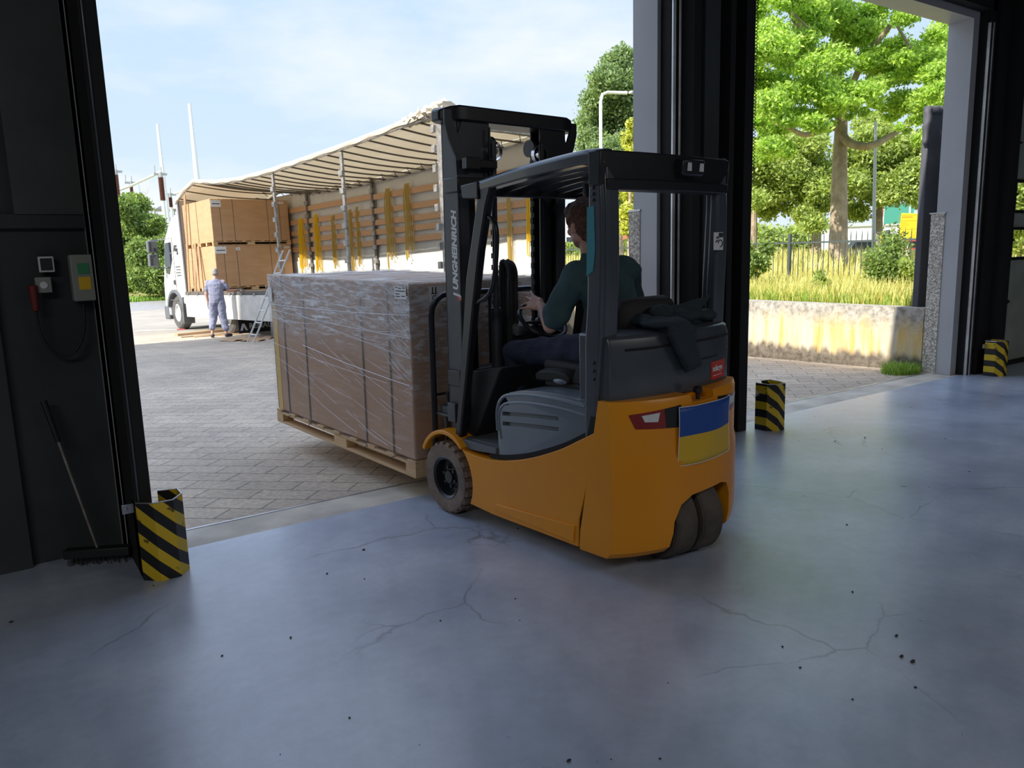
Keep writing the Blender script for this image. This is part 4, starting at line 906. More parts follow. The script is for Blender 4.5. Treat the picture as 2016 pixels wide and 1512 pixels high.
def eyes(c, R, parent, k=1.0, T=None):
    m = MB()
    for s_ in (1, -1):
        m.cur = 0; m.ell(Vector(c) + R @ Vector((.082 * k, s_ * .031 * k, .003 * k)), (.0125 * k,) * 3, 12, 8, T); m.cur = 1; m.ell(Vector(c) + R @ Vector((.091 * k, s_ * .031 * k, .003 * k)), (.0048 * k,) * 3, 8, 6, T)
    return m.build('eyes', [M['white'], M['ink']], parent)

DR = thing('person', 'person in dark teal shirt and navy trousers driving the forklift, hand above the wheel', 'person', FO, FRZ)
I3 = Matrix.Identity(3); HC = Vector((-.672, -.010, 1.738)); RH = (RZ(-2) @ RY(8)).to_3x3()
shL, elL, wrL = (-.805, .175, 1.475), (-.672, .262, 1.195), (-.490, .168, 1.292)
shR, elR, wrR = (-.83, -.185, 1.475), (-.78, -.30, 1.20), (-.58, -.285, 1.10)
caps = [((-.74, 0, 1.56), .058, HC + Vector((-.02, 0, -.05)), .056), (shL, .052, elL, .043), (elL, .043, wrL, .027), (shR, .052, elR, .043), (elR, .043, wrR, .027)]
caps += [((-.86, .095, 1.06), .080, (-.235, .165, 1.005), .058), ((-.235, .165, 1.005), .056, (-.25, .15, .60), .040), ((-.86, -.095, 1.06), .080, (-.27, -.13, 1.0), .058), ((-.27, -.13, 1.0), .056, (-.20, -.13, .60), .040)]
caps += hand(wrL, (.92, -.10, .16), (-.05, -.80, -.60), 1.14, -1, (.10, .14, .18, .0), .42, .25) + hand(wrR, (.9, .1, -.15), (.1, .2, -1), 1.0, 1, (.5, .5, .5, .5))
torso = [ering(-.885, 0, .99, .10, .14), ering(-.895, 0, 1.06, .115, .165), ering(-.885, 0, 1.20, .105, .150), ering(-.86, 0, 1.34, .105, .165), ering(-.825, 0, 1.44, .095, .175), ering(-.79, 0, 1.515, .07, .13), ering(-.76, 0, 1.56, .045, .07)]
body = figure('body', caps, head(HC, RH, 1.06), M['skin'], DR, .0052, lofts=[torso])
eyes(HC, RH, DR, 1.06)
hr = []
for (p, r) in (((-.015, 0, .045), (.122, .098, .104)), ((-.050, 0, -.005), (.090, .094, .095)), ((.035, 0, .085), (.088, .084, .055)), ((.070, .0, .068), (.042, .070, .030)), ((-.058, 0, -.070), (.060, .070, .070)), ((.005, .070, .030), (.066, .024, .046)), ((.010, -.070, .022), (.070, .024, .050))): hr.append((HC + RH @ Vector(p), r, RH))
hair = figure('hair', [], hr, M['hair'], DR, .005)
dtex = bpy.data.textures.new('locks', 'CLOUDS'); dtex.noise_scale = .05; dm = hair.modifiers.new('d', 'DISPLACE'); dm.texture = dtex; dm.strength = .024; dm.mid_level = .5
tor2 = [ering(-.905, 0, .985, .120, .170), ering(-.915, 0, 1.03, .140, .192), ering(-.915, .0, 1.09, .142, .190), ering(-.895, 0, 1.20, .124, .172), ering(-.868, 0, 1.34, .122, .185), ering(-.832, 0, 1.44, .112, .20), ering(-.795, 0, 1.515, .088, .150), ering(-.765, 0, 1.560, .064, .092), ering(-.750, 0, 1.580, .056, .072)]
def lerp(a, b_, t): return tuple(Vector(a).lerp(Vector(b_), t))
shirt = figure('shirt', [(shL, .078, lerp(shL, elL, .80), .072), (shR, .078, lerp(shR, elR, .80), .070), (lerp(shL, elL, .5), .074, lerp(shL, elL, .80) , .078)], [((-.84, .13, 1.47), (.075, .10, .07)), ((-.85, -.13, 1.48), (.085, .115, .078))], M['shirt'], DR, .007, lofts=[tor2])
wt = bpy.data.textures.new('folds', 'CLOUDS'); wt.noise_scale = .11; wt.noise_depth = 1; dm = shirt.modifiers.new('d', 'DISPLACE'); dm.texture = wt; dm.strength = .030; dm.mid_level = .5
tro = figure('trousers', [((-.86, .10, 1.05), .105, (-.235, .165, 1.005), .073), ((-.235, .165, 1.005), .073, (-.245, .152, .62), .062), ((-.86, -.10, 1.05), .105, (-.27, -.13, 1.0), .073), ((-.27, -.13, 1.0), .073, (-.20, -.13, .62), .062)], [((-.90, 0, 1.05), (.135, .185, .09))], M['trous'], DR, .007)
dm = tro.modifiers.new('d', 'DISPLACE'); dm.texture = wt; dm.strength = .028; dm.mid_level = .5
for y in (.15, -.13): figure('shoe', [((-.25, y, .545), .045, (-.10, y, .53), .038)], [((-.09, y, .535), (.06, .045, .035))], M['shoe'], DR, .007)

# jacket thrown over the rear hood, bag behind the seat
JK = thing('jacket', 'dark jacket draped over the rear hood of the forklift behind the seat', 'jacket', FO + Vector((0, 0, .006)), FRZ)
jm = figure('cloth', [((-1.15, .12, 1.235), .035, (-1.28, .14, 1.235), .03), ((-1.28, .15, 1.225), .032, (-1.42, .09, 1.19), .03), ((-1.415, .14, 1.18), .03, (-1.425, .05, 1.03), .026), ((-1.42, .03, 1.19), .03, (-1.42, -.05, 1.02), .024), ((-1.40, -.04, 1.19), .03, (-1.42, .03, 1.00), .022)],
            [((-1.33, .09, 1.225), (.12, .12, .028)), ((-1.42, .05, 1.13), (.022, .085, .085)), ((-1.42, .0, 1.05), (.018, .06, .07))], M['jacket'], JK, .007)
dm = jm.modifiers.new('d', 'DISPLACE'); dm.texture = wt; dm.strength = .03; dm.mid_level = .5
BG = thing('bag', 'crumpled dark bag lying on the rear hood under the guard', 'bag', FO + Vector((-math.sin(FRZ), math.cos(FRZ), 0)) * -.13 + Vector((0, 0, .012)), FRZ)
bm_ = figure('fabric', [((-1.20, .06, 1.25), .03, (-1.27, -.14, 1.30), .02), ((-1.26, -.12, 1.27), .025, (-1.28, -.22, 1.335), .008)], [((-1.22, .13, 1.255), (.05, .08, .05)), ((-1.25, -.06, 1.235), (.06, .12, .045)), ((-1.25, -.20, 1.225), (.05, .10, .03))], M['jacket'], BG, .006)
dm = bm_.modifiers.new('d', 'DISPLACE'); dm.texture = wt; dm.strength = .03; dm.mid_level = .5

# worker at the lorry
WP = Vector((4.93, 20.45, yz(20.45)))
WK = thing('person', 'person in a faded blue shirt and trousers standing at the side of the open trailer', 'person', mat4=Matrix.Translation(WP) @ RZ(-22))
# local: x right, y forward
hc = Vector((.02, .05, 1.63)); RHd = (RZ(90 - 8) @ RY(16)).to_3x3()
sL, eL, wL = (-.20, .02, 1.40), (-.235, -.0, 1.11), (-.215, .04, .88); sR, eR, wR = (.20, .02, 1.40), (.30, .06, 1.17), (.50, .22, 1.18)
caps = [((.0, .0, 1.44), .058, hc + Vector((0, -.015, -.05)), .056), (sL, .055, eL, .045), (eL, .045, wL, .030), (sR, .055, eR, .045), (eR, .045, wR, .030),
        ((-.09, 0, .92), .085, (-.12, .03, .50), .060), ((-.12, .03, .50), .056, (-.175, -.04, .09), .038), ((.09, 0, .92), .085, (.11, .03, .50), .060), ((.11, .03, .50), .056, (.165, -.02, .09), .038)]
caps += hand(wL, (.05, .1, -1), (.9, .1, 0), 1.05, -1, (.5, .5, .5, .5)) + hand(wR, (.8, .5, -.05), (0, .1, -1), 1.05, -1, (.2, .2, .2, .2))
tl = [[(p[1], p[0], p[2]) for p in ering(cy, 0, z, a, b_)] for (cy, z, a, b_) in ((0, .90, .10, .15), (.0, 1.0, .115, .16), (0, 1.12, .12, .155), (0, 1.25, .115, .165), (0, 1.36, .10, .18), (.0, 1.43, .07, .13), (0, 1.47, .05, .07))]
figure('body', caps, head(hc, RHd, .98), M['skin'], WK, .010, lofts=[tl]); eyes(hc, RHd, WK, .98)
figure('hair', [], [(hc + RHd @ Vector((-.015, 0, .036)), (.100, .079, .086), RHd), (hc + RHd @ Vector((-.045, 0, -.015)), (.064, .078, .072), RHd)], M['greyhair'], WK, .008)
t2 = [[(p[1], p[0], p[2]) for p in ering(cy, 0, z, a, b_)] for (cy, z, a, b_) in ((0, .93, .135, .185), (.0, 1.0, .14, .185), (0, 1.12, .135, .18), (0, 1.25, .13, .19), (0, 1.36, .115, .205), (.0, 1.43, .09, .155), (0, 1.475, .06, .085))]
o = figure('shirt', [((-.175, .02, 1.39), .070, lerp(sL, eL, .60), .070), ((.175, .02, 1.39), .070, lerp(sR, eR, .60), .068)], [], M['lav'], WK, .010, lofts=[t2])
dm = o.modifiers.new('d', 'DISPLACE'); dm.texture = wt; dm.strength = .028; dm.mid_level = .5
o = figure('trousers', [((-.09, 0, .90), .115, (-.12, .03, .50), .098), ((-.12, .03, .50), .098, (-.165, -.03, .27), .082), ((.09, 0, .90), .115, (.11, .03, .50), .098), ((.11, .03, .50), .098, (.155, -.01, .22), .082)], [((0, 0, .92), (.18, .13, .09))], M['lav'], WK, .010)
dm = o.modifiers.new('d', 'DISPLACE'); dm.texture = wt; dm.strength = .03; dm.mid_level = .5
figure('glove', [(wL, .036, lerp(wL, (-.21, .05, .80), 1), .042), (lerp(wL, (-.21, .05, .80), 1), .04, (-.205, .06, .73), .028)], [], M['glove'], WK, .008)
figure('glove', [(wR, .036, (.58, .27, 1.175), .042), ((.58, .27, 1.175), .038, (.65, .31, 1.165), .024)], [], M['glove'], WK, .008)
figure('shoe', [((-.175, -.06, .05), .048, (-.18, .12, .04), .038)], [], M['shoe'], WK, .010); figure('shoe', [((.165, -.04, .05), .048, (.26, .10, .04), .038)], [], M['shoe'], WK, .010)

# ================================================================== lorry: open curtain-side trailer (local x away from the hall, y toward the camera side, z up)
TB = Vector((6.5, 12.0, yz(12.0))); TRZ = math.radians(97.3); TM = mtx(TB, TRZ, -math.degrees(math.atan(S)))
TMI = TM.inverted()
TL = thing('curtain_side_trailer', 'long trailer with its side curtain open under a sagging cream canvas roof', 'trailer', mat4=TM)
WD = -2.45
m = MB(); m.box(-.72, 12.2, WD, 0, 1.00, 1.13); m.build('deck', M['bow'], TL)
m = MB(); m.box(-.6, 11.5, WD * .5 + .35, WD * .5 + .5, .7, 1.0); m.box(-.6, 11.5, WD * .5 - .5, WD * .5 - .35, .7, 1.0); 
m.build('chassis_beam', M['bow'], TL)
for a, b_ in ((6.15, 12.12), (-.55, 6.10)):
    m = MB(); m.box(a, b_, .01, .045, .42, 1.05)
    sb = m.build('side_board', M['board'], TL, bevel=.006)
    for k in range(8): MB().box(a + .35 + k * (b_ - a - .6) / 7 - .04, a + .35 + k * (b_ - a - .6) / 7 + .04, -.01, .055, 1.02, 1.10).build('hinge', M['alu'], sb)
MB().box(-.70, 12.15, -.04, .012, 1.06, 1.15).build('deck_edge', M['bow'], TL)
def post(x, y, w, z1, mt, clips, nm='side_post'):
    m = MB(); m.box(x - w / 2, x + w / 2, y - .05, y, 1.13, z1); p = m.build(nm, M[mt], TL, bevel=.005)
    if clips:
        z = 1.35
        while z < z1 - .2: MB().box(x - w / 2 - .03, x + w / 2 + .03, y - .02, y + .035, z, z + .11).build('slat_holder', M['alu'], p, bevel=.004); z += .34
    return p
post(5.82, 0, .085, 3.82, 'alu', True); post(2.72, 0, .085, 3.84, 'alu', True)
rp = post(-.56, 0, .22, 4.02, 'alu', False, 'rear_post')
for k in range(8): MB().box(-.45, -.36, .0, .05, 1.5 + .32 * k, 1.62 + .32 * k).build('hinge', M['alu'], rp, bevel=.004)
post(-.60, WD + .05, .16, 3.9, 'alu', True, 'rear_post'); post(12.1, 0, .10, 3.75, 'cabgrey', False, 'front_post')
for x in (8.9, 5.5, 2.4): post(x, WD + .06, .09, 3.78, 'bow', True)
MB().box(12.12, 12.2, WD, 0, 1.13, 3.75).build('front_wall', M['offwhite'], TL)
MB().box(-.5, 12.1, WD - .03, WD, 1.13, 1.88).build('low_board', M['board'], TL)
mm = MB(); n = 60
for k in range(n):
    x0, x1 = -.5 + 12.6 * k / n, -.5 + 12.6 * (k + 1) / n; d = lambda x: .012 * math.sin(x * 5) - .008 * math.sin(x * 13)
    mm.add([(x0, WD - .02 + d(x0), 1.86), (x1, WD - .02 + d(x1), 1.86), (x1, WD - .03 - d(x1), 3.8), (x0, WD - .03 - d(x0), 3.8)], [(0, 1, 2, 3)])
mm.build('far_curtain', M['tarp2'], TL, smooth=180)
for (a, b_) in ((-.45, 2.36), (2.44, 5.46), (5.54, 8.86), (8.94, 12.05)):
    for z in (3.30, 2.96, 2.68, 2.45, 2.20):
        T_ = TR((a + b_) / 2, WD + .035, z + random.uniform(-.015, .015)) @ RY(random.uniform(-.35, .35))
        MB().box(-(b_ - a) / 2, (b_ - a) / 2, -.012, .012, -.066, .066, T_).build('side_slat', M['slat'], TL, bevel=.003)
# canvas roof: sagging between the lifted ends, over steel bows
def rz_(x):
    P = [(-.72, 4.12), (.2, 4.09), (2.2, 4.0), (4.2, 3.94), (6.0, 3.90), (7.6, 3.91), (8.9, 3.98), (10.6, 4.18), (11.4, 4.02), (12.25, 3.74)]
    for (a, za), (b_, zb) in zip(P, P[1:]):
        if x <= b_: return za + (zb - za) * (x - a) / (b_ - a)
    return P[-1][1]
rf = MB(); nx, ny = 120, 14
def rp_(i, j):
    x = -.72 + 12.97 * i / nx
    if j <= ny: t = j / ny; y = .03 + (WD - .06) * t; z = rz_(x) - .17 * t + .015 * math.sin(PI * t) + .012 * math.sin(x * 10.1) * math.sin(PI * t)
    return (x, y, z)
b0 = 0; rf.v += [rp_(i, j) for i in range(nx + 1) for j in range(ny + 1)]
for i in range(nx):
    for j in range(ny): a = i * (ny + 1) + j; rf.f.append((a, a + 1, a + ny + 2, a + ny + 1)); rf.mi.append(0)
for sgn, yy, dz in ((1, .035, 0), (-1, WD - .04, -.17)):
    st_ = len(rf.v)
    for i in range(nx + 1): x = -.72 + 12.97 * i / nx; z = rz_(x) + dz; rf.v += [(x, yy, z), (x, yy + sgn * (.012 + .008 * math.sin(x * 9)), z - .05), (x, yy + sgn * .004, z - .085 - .012 * math.sin(x * 7))]
    for i in range(nx):
        for j in range(2): a = st_ + i * 3 + j; rf.f.append((a, a + 1, a + 4, a + 3)); rf.mi.append(0)
roof = rf.build('canvas_roof', M['tarp'], TL, smooth=60)
for k in range(24):
    x = -.45 + .535 * k; z = rz_(x)
    MB().tube([(x, .0 + WD * t / 8, z - .10 - .17 * t / 8 - .05 * math.sin(PI * t / 8)) for t in range(9)], .018, 6).build('roof_bow', M['bow'], TL)
MB().tube([(x, .0, rz_(x) - .10) for x in [-.7 + 12.9 * k / 60 for k in range(61)]], .022, 6).build('roof_rail', M['alu'], TL)
MB().tube([(x, WD, rz_(x) - .28) for x in [-.7 + 12.9 * k / 60 for k in range(61)]], .022, 6).build('roof_rail', M['alu'], TL)
zz = MB(); 
for k in range(24):
    x = -.45 + .535 * k; zz.tube([(x, WD + .05, rz_(x) - .29), (x + .26, WD + .32, rz_(x) - .21), (x + .53, WD + .05, rz_(x) - .29)], .010, 5)
zz.build('folding_linkage', M['bow'], TL)
MB().box(-.72, -.62, WD, 0, 3.80, 3.98).build('rear_header', M['alu'], TL, bevel=.01)
bn = MB(); rb = random.Random(3)
rings = []
for k in range(27):
    x = -.68 + .068 * k; e = 1 - (k / 26) ** 2; w_ = .16 * e + .03; hh = (.10 + .06 * math.sin(k * 1.9) + .03 * math.sin(k * 4.3)) * e + .02
    rings.append([(x + .02 * math.sin(k * 3 + q), -.10 + w_ * (1 + .25 * math.sin(q * 2.3 + k * 1.3)) * math.cos(2 * PI * q / 16), rz_(x) - .03 + hh * (1.0 + .35 * math.sin(q * 3.1 + k * 2.2)) * max(-.5, math.sin(2 * PI * q / 16))) for q in range(16)])
bn.loft(rings)
rings = []
for k in range(20):
    y = -.05 - .125 * k; rings.append([(-.58 + .10 * (1 + .3 * math.sin(q * 2.7 + k)) * math.cos(2 * PI * q / 12), y, 4.06 - .010 * k + (.05 + .02 * math.sin(k * 1.7)) * (1 + .3 * math.sin(q * 2 + k)) * math.sin(2 * PI * q / 12)) for q in range(12)])
bn.loft(rings); bn = bn.build('bunched_canvas', M['tarp'], TL, smooth=50)
ct = bpy.data.textures.new('crumple', 'VORONOI'); ct.noise_scale = .16
dc = figure('gathered_curtain', [((-.62, WD + .02, 3.9), .09, (-.58, WD + .05, 2.9), .06)], [], M['tarp'], TL, .02); dm = dc.modifiers.new('d', 'DISPLACE'); dm.texture = ct; dm.strength = .08
rd = MB(); rd.prism([(WD + .02, 3.88), (WD + .24, 3.92), (WD + .10, 3.55), (WD - .05, 3.48)], 'x', -.76, -.73); r_ = rd.build('curtain_print', M['redpaint'], TL); r_['label'] = 'red printed corner of the gathered curtain'
# wheels of the trailer, mudguard panel with lettering
def road_wheel(par, x, y, z, R, name='wheel', sgn=1):
    m = MB(); w = .14 if sgn else .14
    m.lathe([(R * .55, -w), (R * .9, -w), (R, -w * .7), (R, w * .7), (R * .9, w), (R * .55, w)], 'y', (x, y, z), 36, cap=False); o = m.build(name, M['truckty'], par)
    h = MB(); h.lathe([(R * .56, w * .9), (R * .50, w * 1.0), (R * .48, w * .55), (R * .30, w * .45), (R * .26, w * .9), (.001, w * .95)], 'y', (x, y, z), 28, cap=False); hh = h.build('rim', M['galv'], o)
    for k in range(8): a = 2 * PI * k / 8; h2 = MB().cyl((x + R * .38 * math.cos(a), y + w * .45, z + R * .38 * math.sin(a)), (x + R * .38 * math.cos(a), y + w * .62, z + R * .38 * math.sin(a)), .022, n=6); h2.build('wheel_nut', M['alu'], o) if k < 8 and name == 'front_wheel' else None
    return o
for x in (1.3, 2.6, 3.9):
    for y in (-.22, WD + .22): road_wheel(TL, x, y, .48, .48)
gm = MB(); gm.box(8.58, 8.60, -2.1, -.02, .05, .44); gd = gm.build('mudguard_panel', M['black'], TL)
gt = MB(); gt.text('RENAULT', .20, TR(8.575, -.30, .16) @ Matrix(((0, 0, -1, 0), (-1, 0, 0, 0), (0, 1, 0, 0), (0, 0, 0, 1))), .001, 0, .003); gt.build('lettering', M['galv'], gd, smooth=0)
gt = MB(); gt.prism([(-.06, .12), (-.12, .30), (-.18, .30), (-.26, .12), (-.21, .12), (-.155, .22), (-.12, .12)], 'x', 8.572, 8.579); gt.build('emblem', M['white'], gd, smooth=0)

# tractor unit
TU = thing('tractor_unit', 'white lorry cab with grey mirrors parked in front of the hedge', 'lorry cab', mat4=TM)
cp = [(12.34, .78), (12.34, 3.30), (12.6, 3.34), (12.95, 3.22), (13.42, 2.86), (13.62, 2.70), (13.86, 1.95), (14.05, 1.45), (14.12, .85), (14.10, .42), (13.75, .42), (13.74, .70)] + arc(13.15, .52, .66, 25, 155, 8) + [(12.52, .78)]
m = MB(); m.prism([(x, z) for x, z in cp], 'y', WD + .03, -.02); cb = m.build('cab_body', M['cab'], TU, bevel=.05, seg=3)
w_ = [(13.02, 2.62), (13.55, 2.62), (13.74, 2.02), (13.66, 1.72), (13.42, 1.66), (13.06, 2.10)]
MB().prism(w_, 'y', -.03, -.006).build('side_window', M['glass'], TU, bevel=.01)
ds = MB(); ds.tube([(12.92, -.012, .9), (12.92, -.012, 2.74), (13.60, -.012, 2.74)], .008, 4); ds.tube([(12.92, -.012, .9), (13.95, -.012, .9)], .008, 4); ds.build('door_seam', M['alu'], cb)
MB().box(12.96, 13.04, -.02, .03, 1.36, 1.50).build('door_handle', M['cabgrey'], TU, bevel=.01)
m = MB(); m.prism([(13.65, 2.66), (13.885, 1.98), (13.95, 2.0), (13.72, 2.68)], 'y', WD + .15, -.15); m.build('windscreen', M['glass'], TU)
m = MB(); m.box(13.80, 14.22, WD + .03, .0, .30, .72); m.build('bumper', M['cabgrey'], TU, bevel=.04)
fa = arc(13.15, .52, .60, 15, 178, 12); fb = arc(13.15, .52, .70, 178, 15, 12)
m = MB(); m.prism(fa + fb, 'y', -.30, .03); m.prism([(12.47, .2), (12.55, .2), (12.58, .9), (12.42, 1.0)], 'y', -.3, .03); m.build('wheel_arch', M['cabgrey'], TU, bevel=.015)
road_wheel(TU, 13.15, -.18, .51, .50, 'front_wheel'); road_wheel(TU, 13.15, WD + .2, .51, .50, 'front_wheel'); road_wheel(TU, 9.6, -.3, .50, .50, 'rear_wheel'); road_wheel(TU, 9.6, WD + .3, .50, .50, 'rear_wheel')
MB().box(8.8, 13.2, WD / 2 - .4, WD / 2 + .4, .6, .95).build('frame_rail', M['bow'], TU)
for (z0, z1) in ((2.34, 2.70), (1.92, 2.30)):
    m = MB(); m.box(13.62, 13.80, .18, .46, z0, z1); mr = m.build('mirror_housing', M['cabgrey'], TU, bevel=.03, seg=3)
    MB().box(13.605, 13.62, .21, .43, z0 + .04, z1 - .04).build('mirror_glass', M['glass'], mr)
ma = MB()
for z in (2.72, 1.88): ma.tube([(13.5, -.05, z), (13.72, .12, z), (13.74, .32, z)], .02, 6)
ma.build('mirror_arm', M['cabgrey'], TU)
TY = Matrix(((-1, 0, 0, 0), (0, 0, 1, 0), (0, 1, 0, 0), (0, 0, 0, 1)))
t_ = MB(); t_.text('A', .24, TR(12.84, -.012, 2.34) @ TY, .006, 0, .008); t_.text('T', .24, TR(12.70, -.012, 2.34) @ TY, .006, 0, .008); t_.text('S', .24, TR(12.60, -.012, 2.24) @ TY, .006, 0, .008); t_.build('lettering', M['ink'], TU, smooth=0)
t_ = MB()
for k in range(4):
    for j in range(8 - k % 2): t_.box(12.42 + .055 * j, 12.455 + .055 * j, -.02, -.015, 1.86 - .085 * k, 1.90 - .085 * k)
t_.build('small_print', M['bow'], cb)
m = MB(); m.box(12.33, 12.42, -.6, -.4, 1, 3.2); m.box(12.9, 13.2, -1.6, -.8, 3.25, 3.45); m.build('roof_fairing', M['cab'], TU, bevel=.03)

# stacked cartons in the trailer
def crate(label, x, z, lab):
    x += .36 if x < 11 else .20
    t = thing('carton_pallet', label, 'palletised carton', mat4=TM @ TR(x, -.10, z) @ RZ(-90), group='tall cartons on pallets stacked inside the trailer')
    pallet(t, 2.24, .52)
    MB().box(.01, 2.23, -.52, .52, .115, 1.235).build('carton', M['card2'], t, bevel=.012)
    for xx in (.26, .62, 1.60, 1.96):
        m = MB(); m.box(xx - .006, xx + .006, -.523, -.519, .02, 1.236); m.box(xx - .006, xx + .006, -.523, .523, 1.233, 1.239); m.build('strap', M['strapp'], t)
    for (a, b_, c_, d_) in lab:
        l_ = MB().box(a, b_, -.528, -.522, c_, d_).build('paper_label', M['white'], t)
        MB().box(a + .03, b_ - .03, -.530, -.5275, c_ + (d_ - c_) * .4, c_ + (d_ - c_) * .52).build('printing', M['ink'], l_)
    return t
crate('lower of the two big tan cartons at the front of the trailer deck', 10.08, 1.135, [(.03, .33, 1.02, 1.21), (.60, .72, 1.10, 1.18), (2.03, 2.17, 1.13, 1.18)])
crate('upper tan carton stacked on another under the canvas roof, half in shade', 10.08, 2.375, [(.03, .30, 1.02, 1.20), (1.95, 2.1, 1.13, 1.19)])
crate('lower carton of the rear stack nearest the lorry cab', 11.32, 1.135, [])
crate('upper carton of the rear stack nearest the lorry cab', 11.32, 2.375, [])
# webbing straps hanging on the slats
def strap(x, z0, z1, mt, label, w=.05, k=4):
    m = MB(); rs = random.Random(int(x * 100))
    for i in range(k):
        dx = (i - (k - 1) / 2) * w * .5; l = rs.uniform(-.22, .16); y = WD + .07 + .012 * i; sw = rs.uniform(-.03, .03)
        P = bez([(x + dx * .4, y, z0), (x + dx + sw, y + .01, z0 - .3), (x + dx * 1.3 + sw * .5, y, (z0 + z1) / 2), (x + dx * 1.2, y, z1 + l), (x + dx + .03, y + .01, z1 + l - .05), (x + dx + .06, y, z1 + l + .04), (x + dx * .8 + .04, y, (z0 + z1) / 2), (x + dx * .3 + .01, y, z0)], 5)
        m.tube([tuple(p) for p in P], .013, 6, flat=.35)
    m.box(x - .03, x + .03, WD + .05, WD + .09, z0 - .03, z0 + .015)
    o = m.build('webbing_strap', M[mt], None); o.matrix_world = TM
    tag(o, label, 'strap', 'webbing straps hung on the trailer slats')
strap(9.25, 3.05, 1.62, 'ratyel', 'bright yellow webbing strap hanging beside the cartons', .09, 6)
strap(8.35, 3.10, 1.62, 'ratyel', 'bright yellow webbing strap hanging second from the cartons', .08, 5)
strap(7.45, 3.00, 1.9, 'ratshade', 'strap toned as in shade, hanging just behind the middle near post', .05, 4)
strap(6.55, 3.08, 1.62, 'ratshade', 'strap toned as in shade, left of the dark far post', .05, 4); strap(6.2, 3.12, 1.9, 'ratshade', 'strap toned as in shade, close to the dark far post', .05, 3)
strap(4.72, 3.42, 1.80, 'ratshade', 'yellow strap bundle toned as in shade, left of the pair in the wide bay', .10, 5); strap(3.92, 3.45, 2.0, 'ratshade', 'yellow strap bundle toned as in shade, right of the pair in the wide bay', .10, 5)
strap(-.12, 3.0, 1.95, 'ratyel', 'bright yellow strap hanging at the rear corner, right of the mast', .04, 3); strap(.45, 3.2, 1.6, 'ratshade', 'strap toned as in shade, seen right of the mast near the trailer corner', .04, 3)
# battens, ladder, ground litter
for (x, y, z0, x1, y1, z1, lb) in ((11.75, .03, 1.15, 11.5, -.03, 3.85, 'tall thin wooden batten standing at the front edge of the trailer'), (11.35, .0, 1.15, 11.15, -.06, 2.5, 'short batten leaning on the front cartons, left one'), (11.05, .0, 1.15, 11.2, -.06, 2.45, 'short batten leaning on the front cartons, middle one'), (10.75, .0, 1.15, 10.95, -.06, 2.4, 'short batten leaning on the front cartons, right one')):
    m = MB(); a, b_ = Vector((x, y, z0)), Vector((x1, y1, z1)); m.tube([a, b_], .035, 4); o = m.build('wooden_batten', M['pine'], None, smooth=0); o.matrix_world = TM; tag(o, lb, 'batten', 'loose battens in the trailer')
gb = onZ(494, 674, -.297); gb.z = yz(gb.y); la = TMI @ gb; tp = Vector((5.2, .10, 2.05))
LDR = thing('ladder', 'narrow aluminium ladder leaning against the open side of the trailer', 'ladder', mat4=TM)
for s_ in (-.17, .17): MB().tube([Vector((la.x + s_, la.y, 0.01)), Vector((tp.x + s_, tp.y, tp.z))], .028, 6, flat=.6).build('rail', M['galv'], LDR)
for k in range(7): t = (k + .6) / 7.4; c_ = Vector((la.x, la.y, 0.01)).lerp(tp, t); MB().cyl(c_ + Vector((-.17, 0, 0)), c_ + Vector((.17, 0, 0)), .015, n=8).build('rung', M['galv'], LDR)
for i, (px, py, lx, ly, rot, lb) in enumerate(((400, 655, 1.5, .22, 12, 'thick plank on the ground beside the lorry wheel'), (430, 661, 1.2, .10, -8, 'thin plank on the ground behind the worker'), (410, 660, 1.4, .08, 4, 'narrow lath on the ground near the worker'))):
    g_ = onZ(px, py, -.36); g_.z = yz(g_.y) + .003; m = MB(); m.box(-lx / 2, lx / 2, -ly / 2, ly / 2, 0, .07 if i == 0 else .03); o = m.build('plank', M['pine'], None, bevel=.003); o.location = g_; o.rotation_euler = (0, 0, math.radians(rot)); tag(o, lb, 'plank', 'planks on the ground by the lorry')
for i, (px, py) in enumerate(((478, 667), (510, 668))):
    g_ = onZ(px, py, -.30); g_.z = yz(g_.y) + .02; m = MB(); nn = 8; vs = [(-.5 + 1.0 * a / nn, -.28 + .56 * b_ / nn, .03 * math.sin(a * 1.3 + i) * math.cos(b_)) for b_ in range(nn + 1) for a in range(nn + 1)]
    m.add(vs, [(b_ * (nn + 1) + a, b_ * (nn + 1) + a + 1, (b_ + 1) * (nn + 1) + a + 1, (b_ + 1) * (nn + 1) + a) for b_ in range(nn) for a in range(nn)]); o = m.build('cardboard_sheet', M['card2'], None); so_ = o.modifiers.new('s', 'SOLIDIFY'); so_.thickness = .006
    o.location = g_; o.rotation_euler = (0, 0, .4 + i * .5); tag(o, ['crumpled cardboard sheet on the ground between worker and ladder', 'crumpled cardboard sheet on the ground under the ladder'][i], 'cardboard')
g0 = onZ(318, 650, -.42); m = MB(); m.cyl((-.75, 0, .02), (.45, 0, .02), .018, n=6); o = m.build('marking_rod', M['white'], None); MB().cyl((.45, 0, .02), (.68, 0, .02), .02, n=6).build('tip', M['redpaint'], o)
g0.z = yz(g0.y) + .002; o.location = g0; o.rotation_euler = (0, 0, math.radians(-28)); tag(o, 'white rod with a red tip lying on the ground left of the lorry', 'rod')

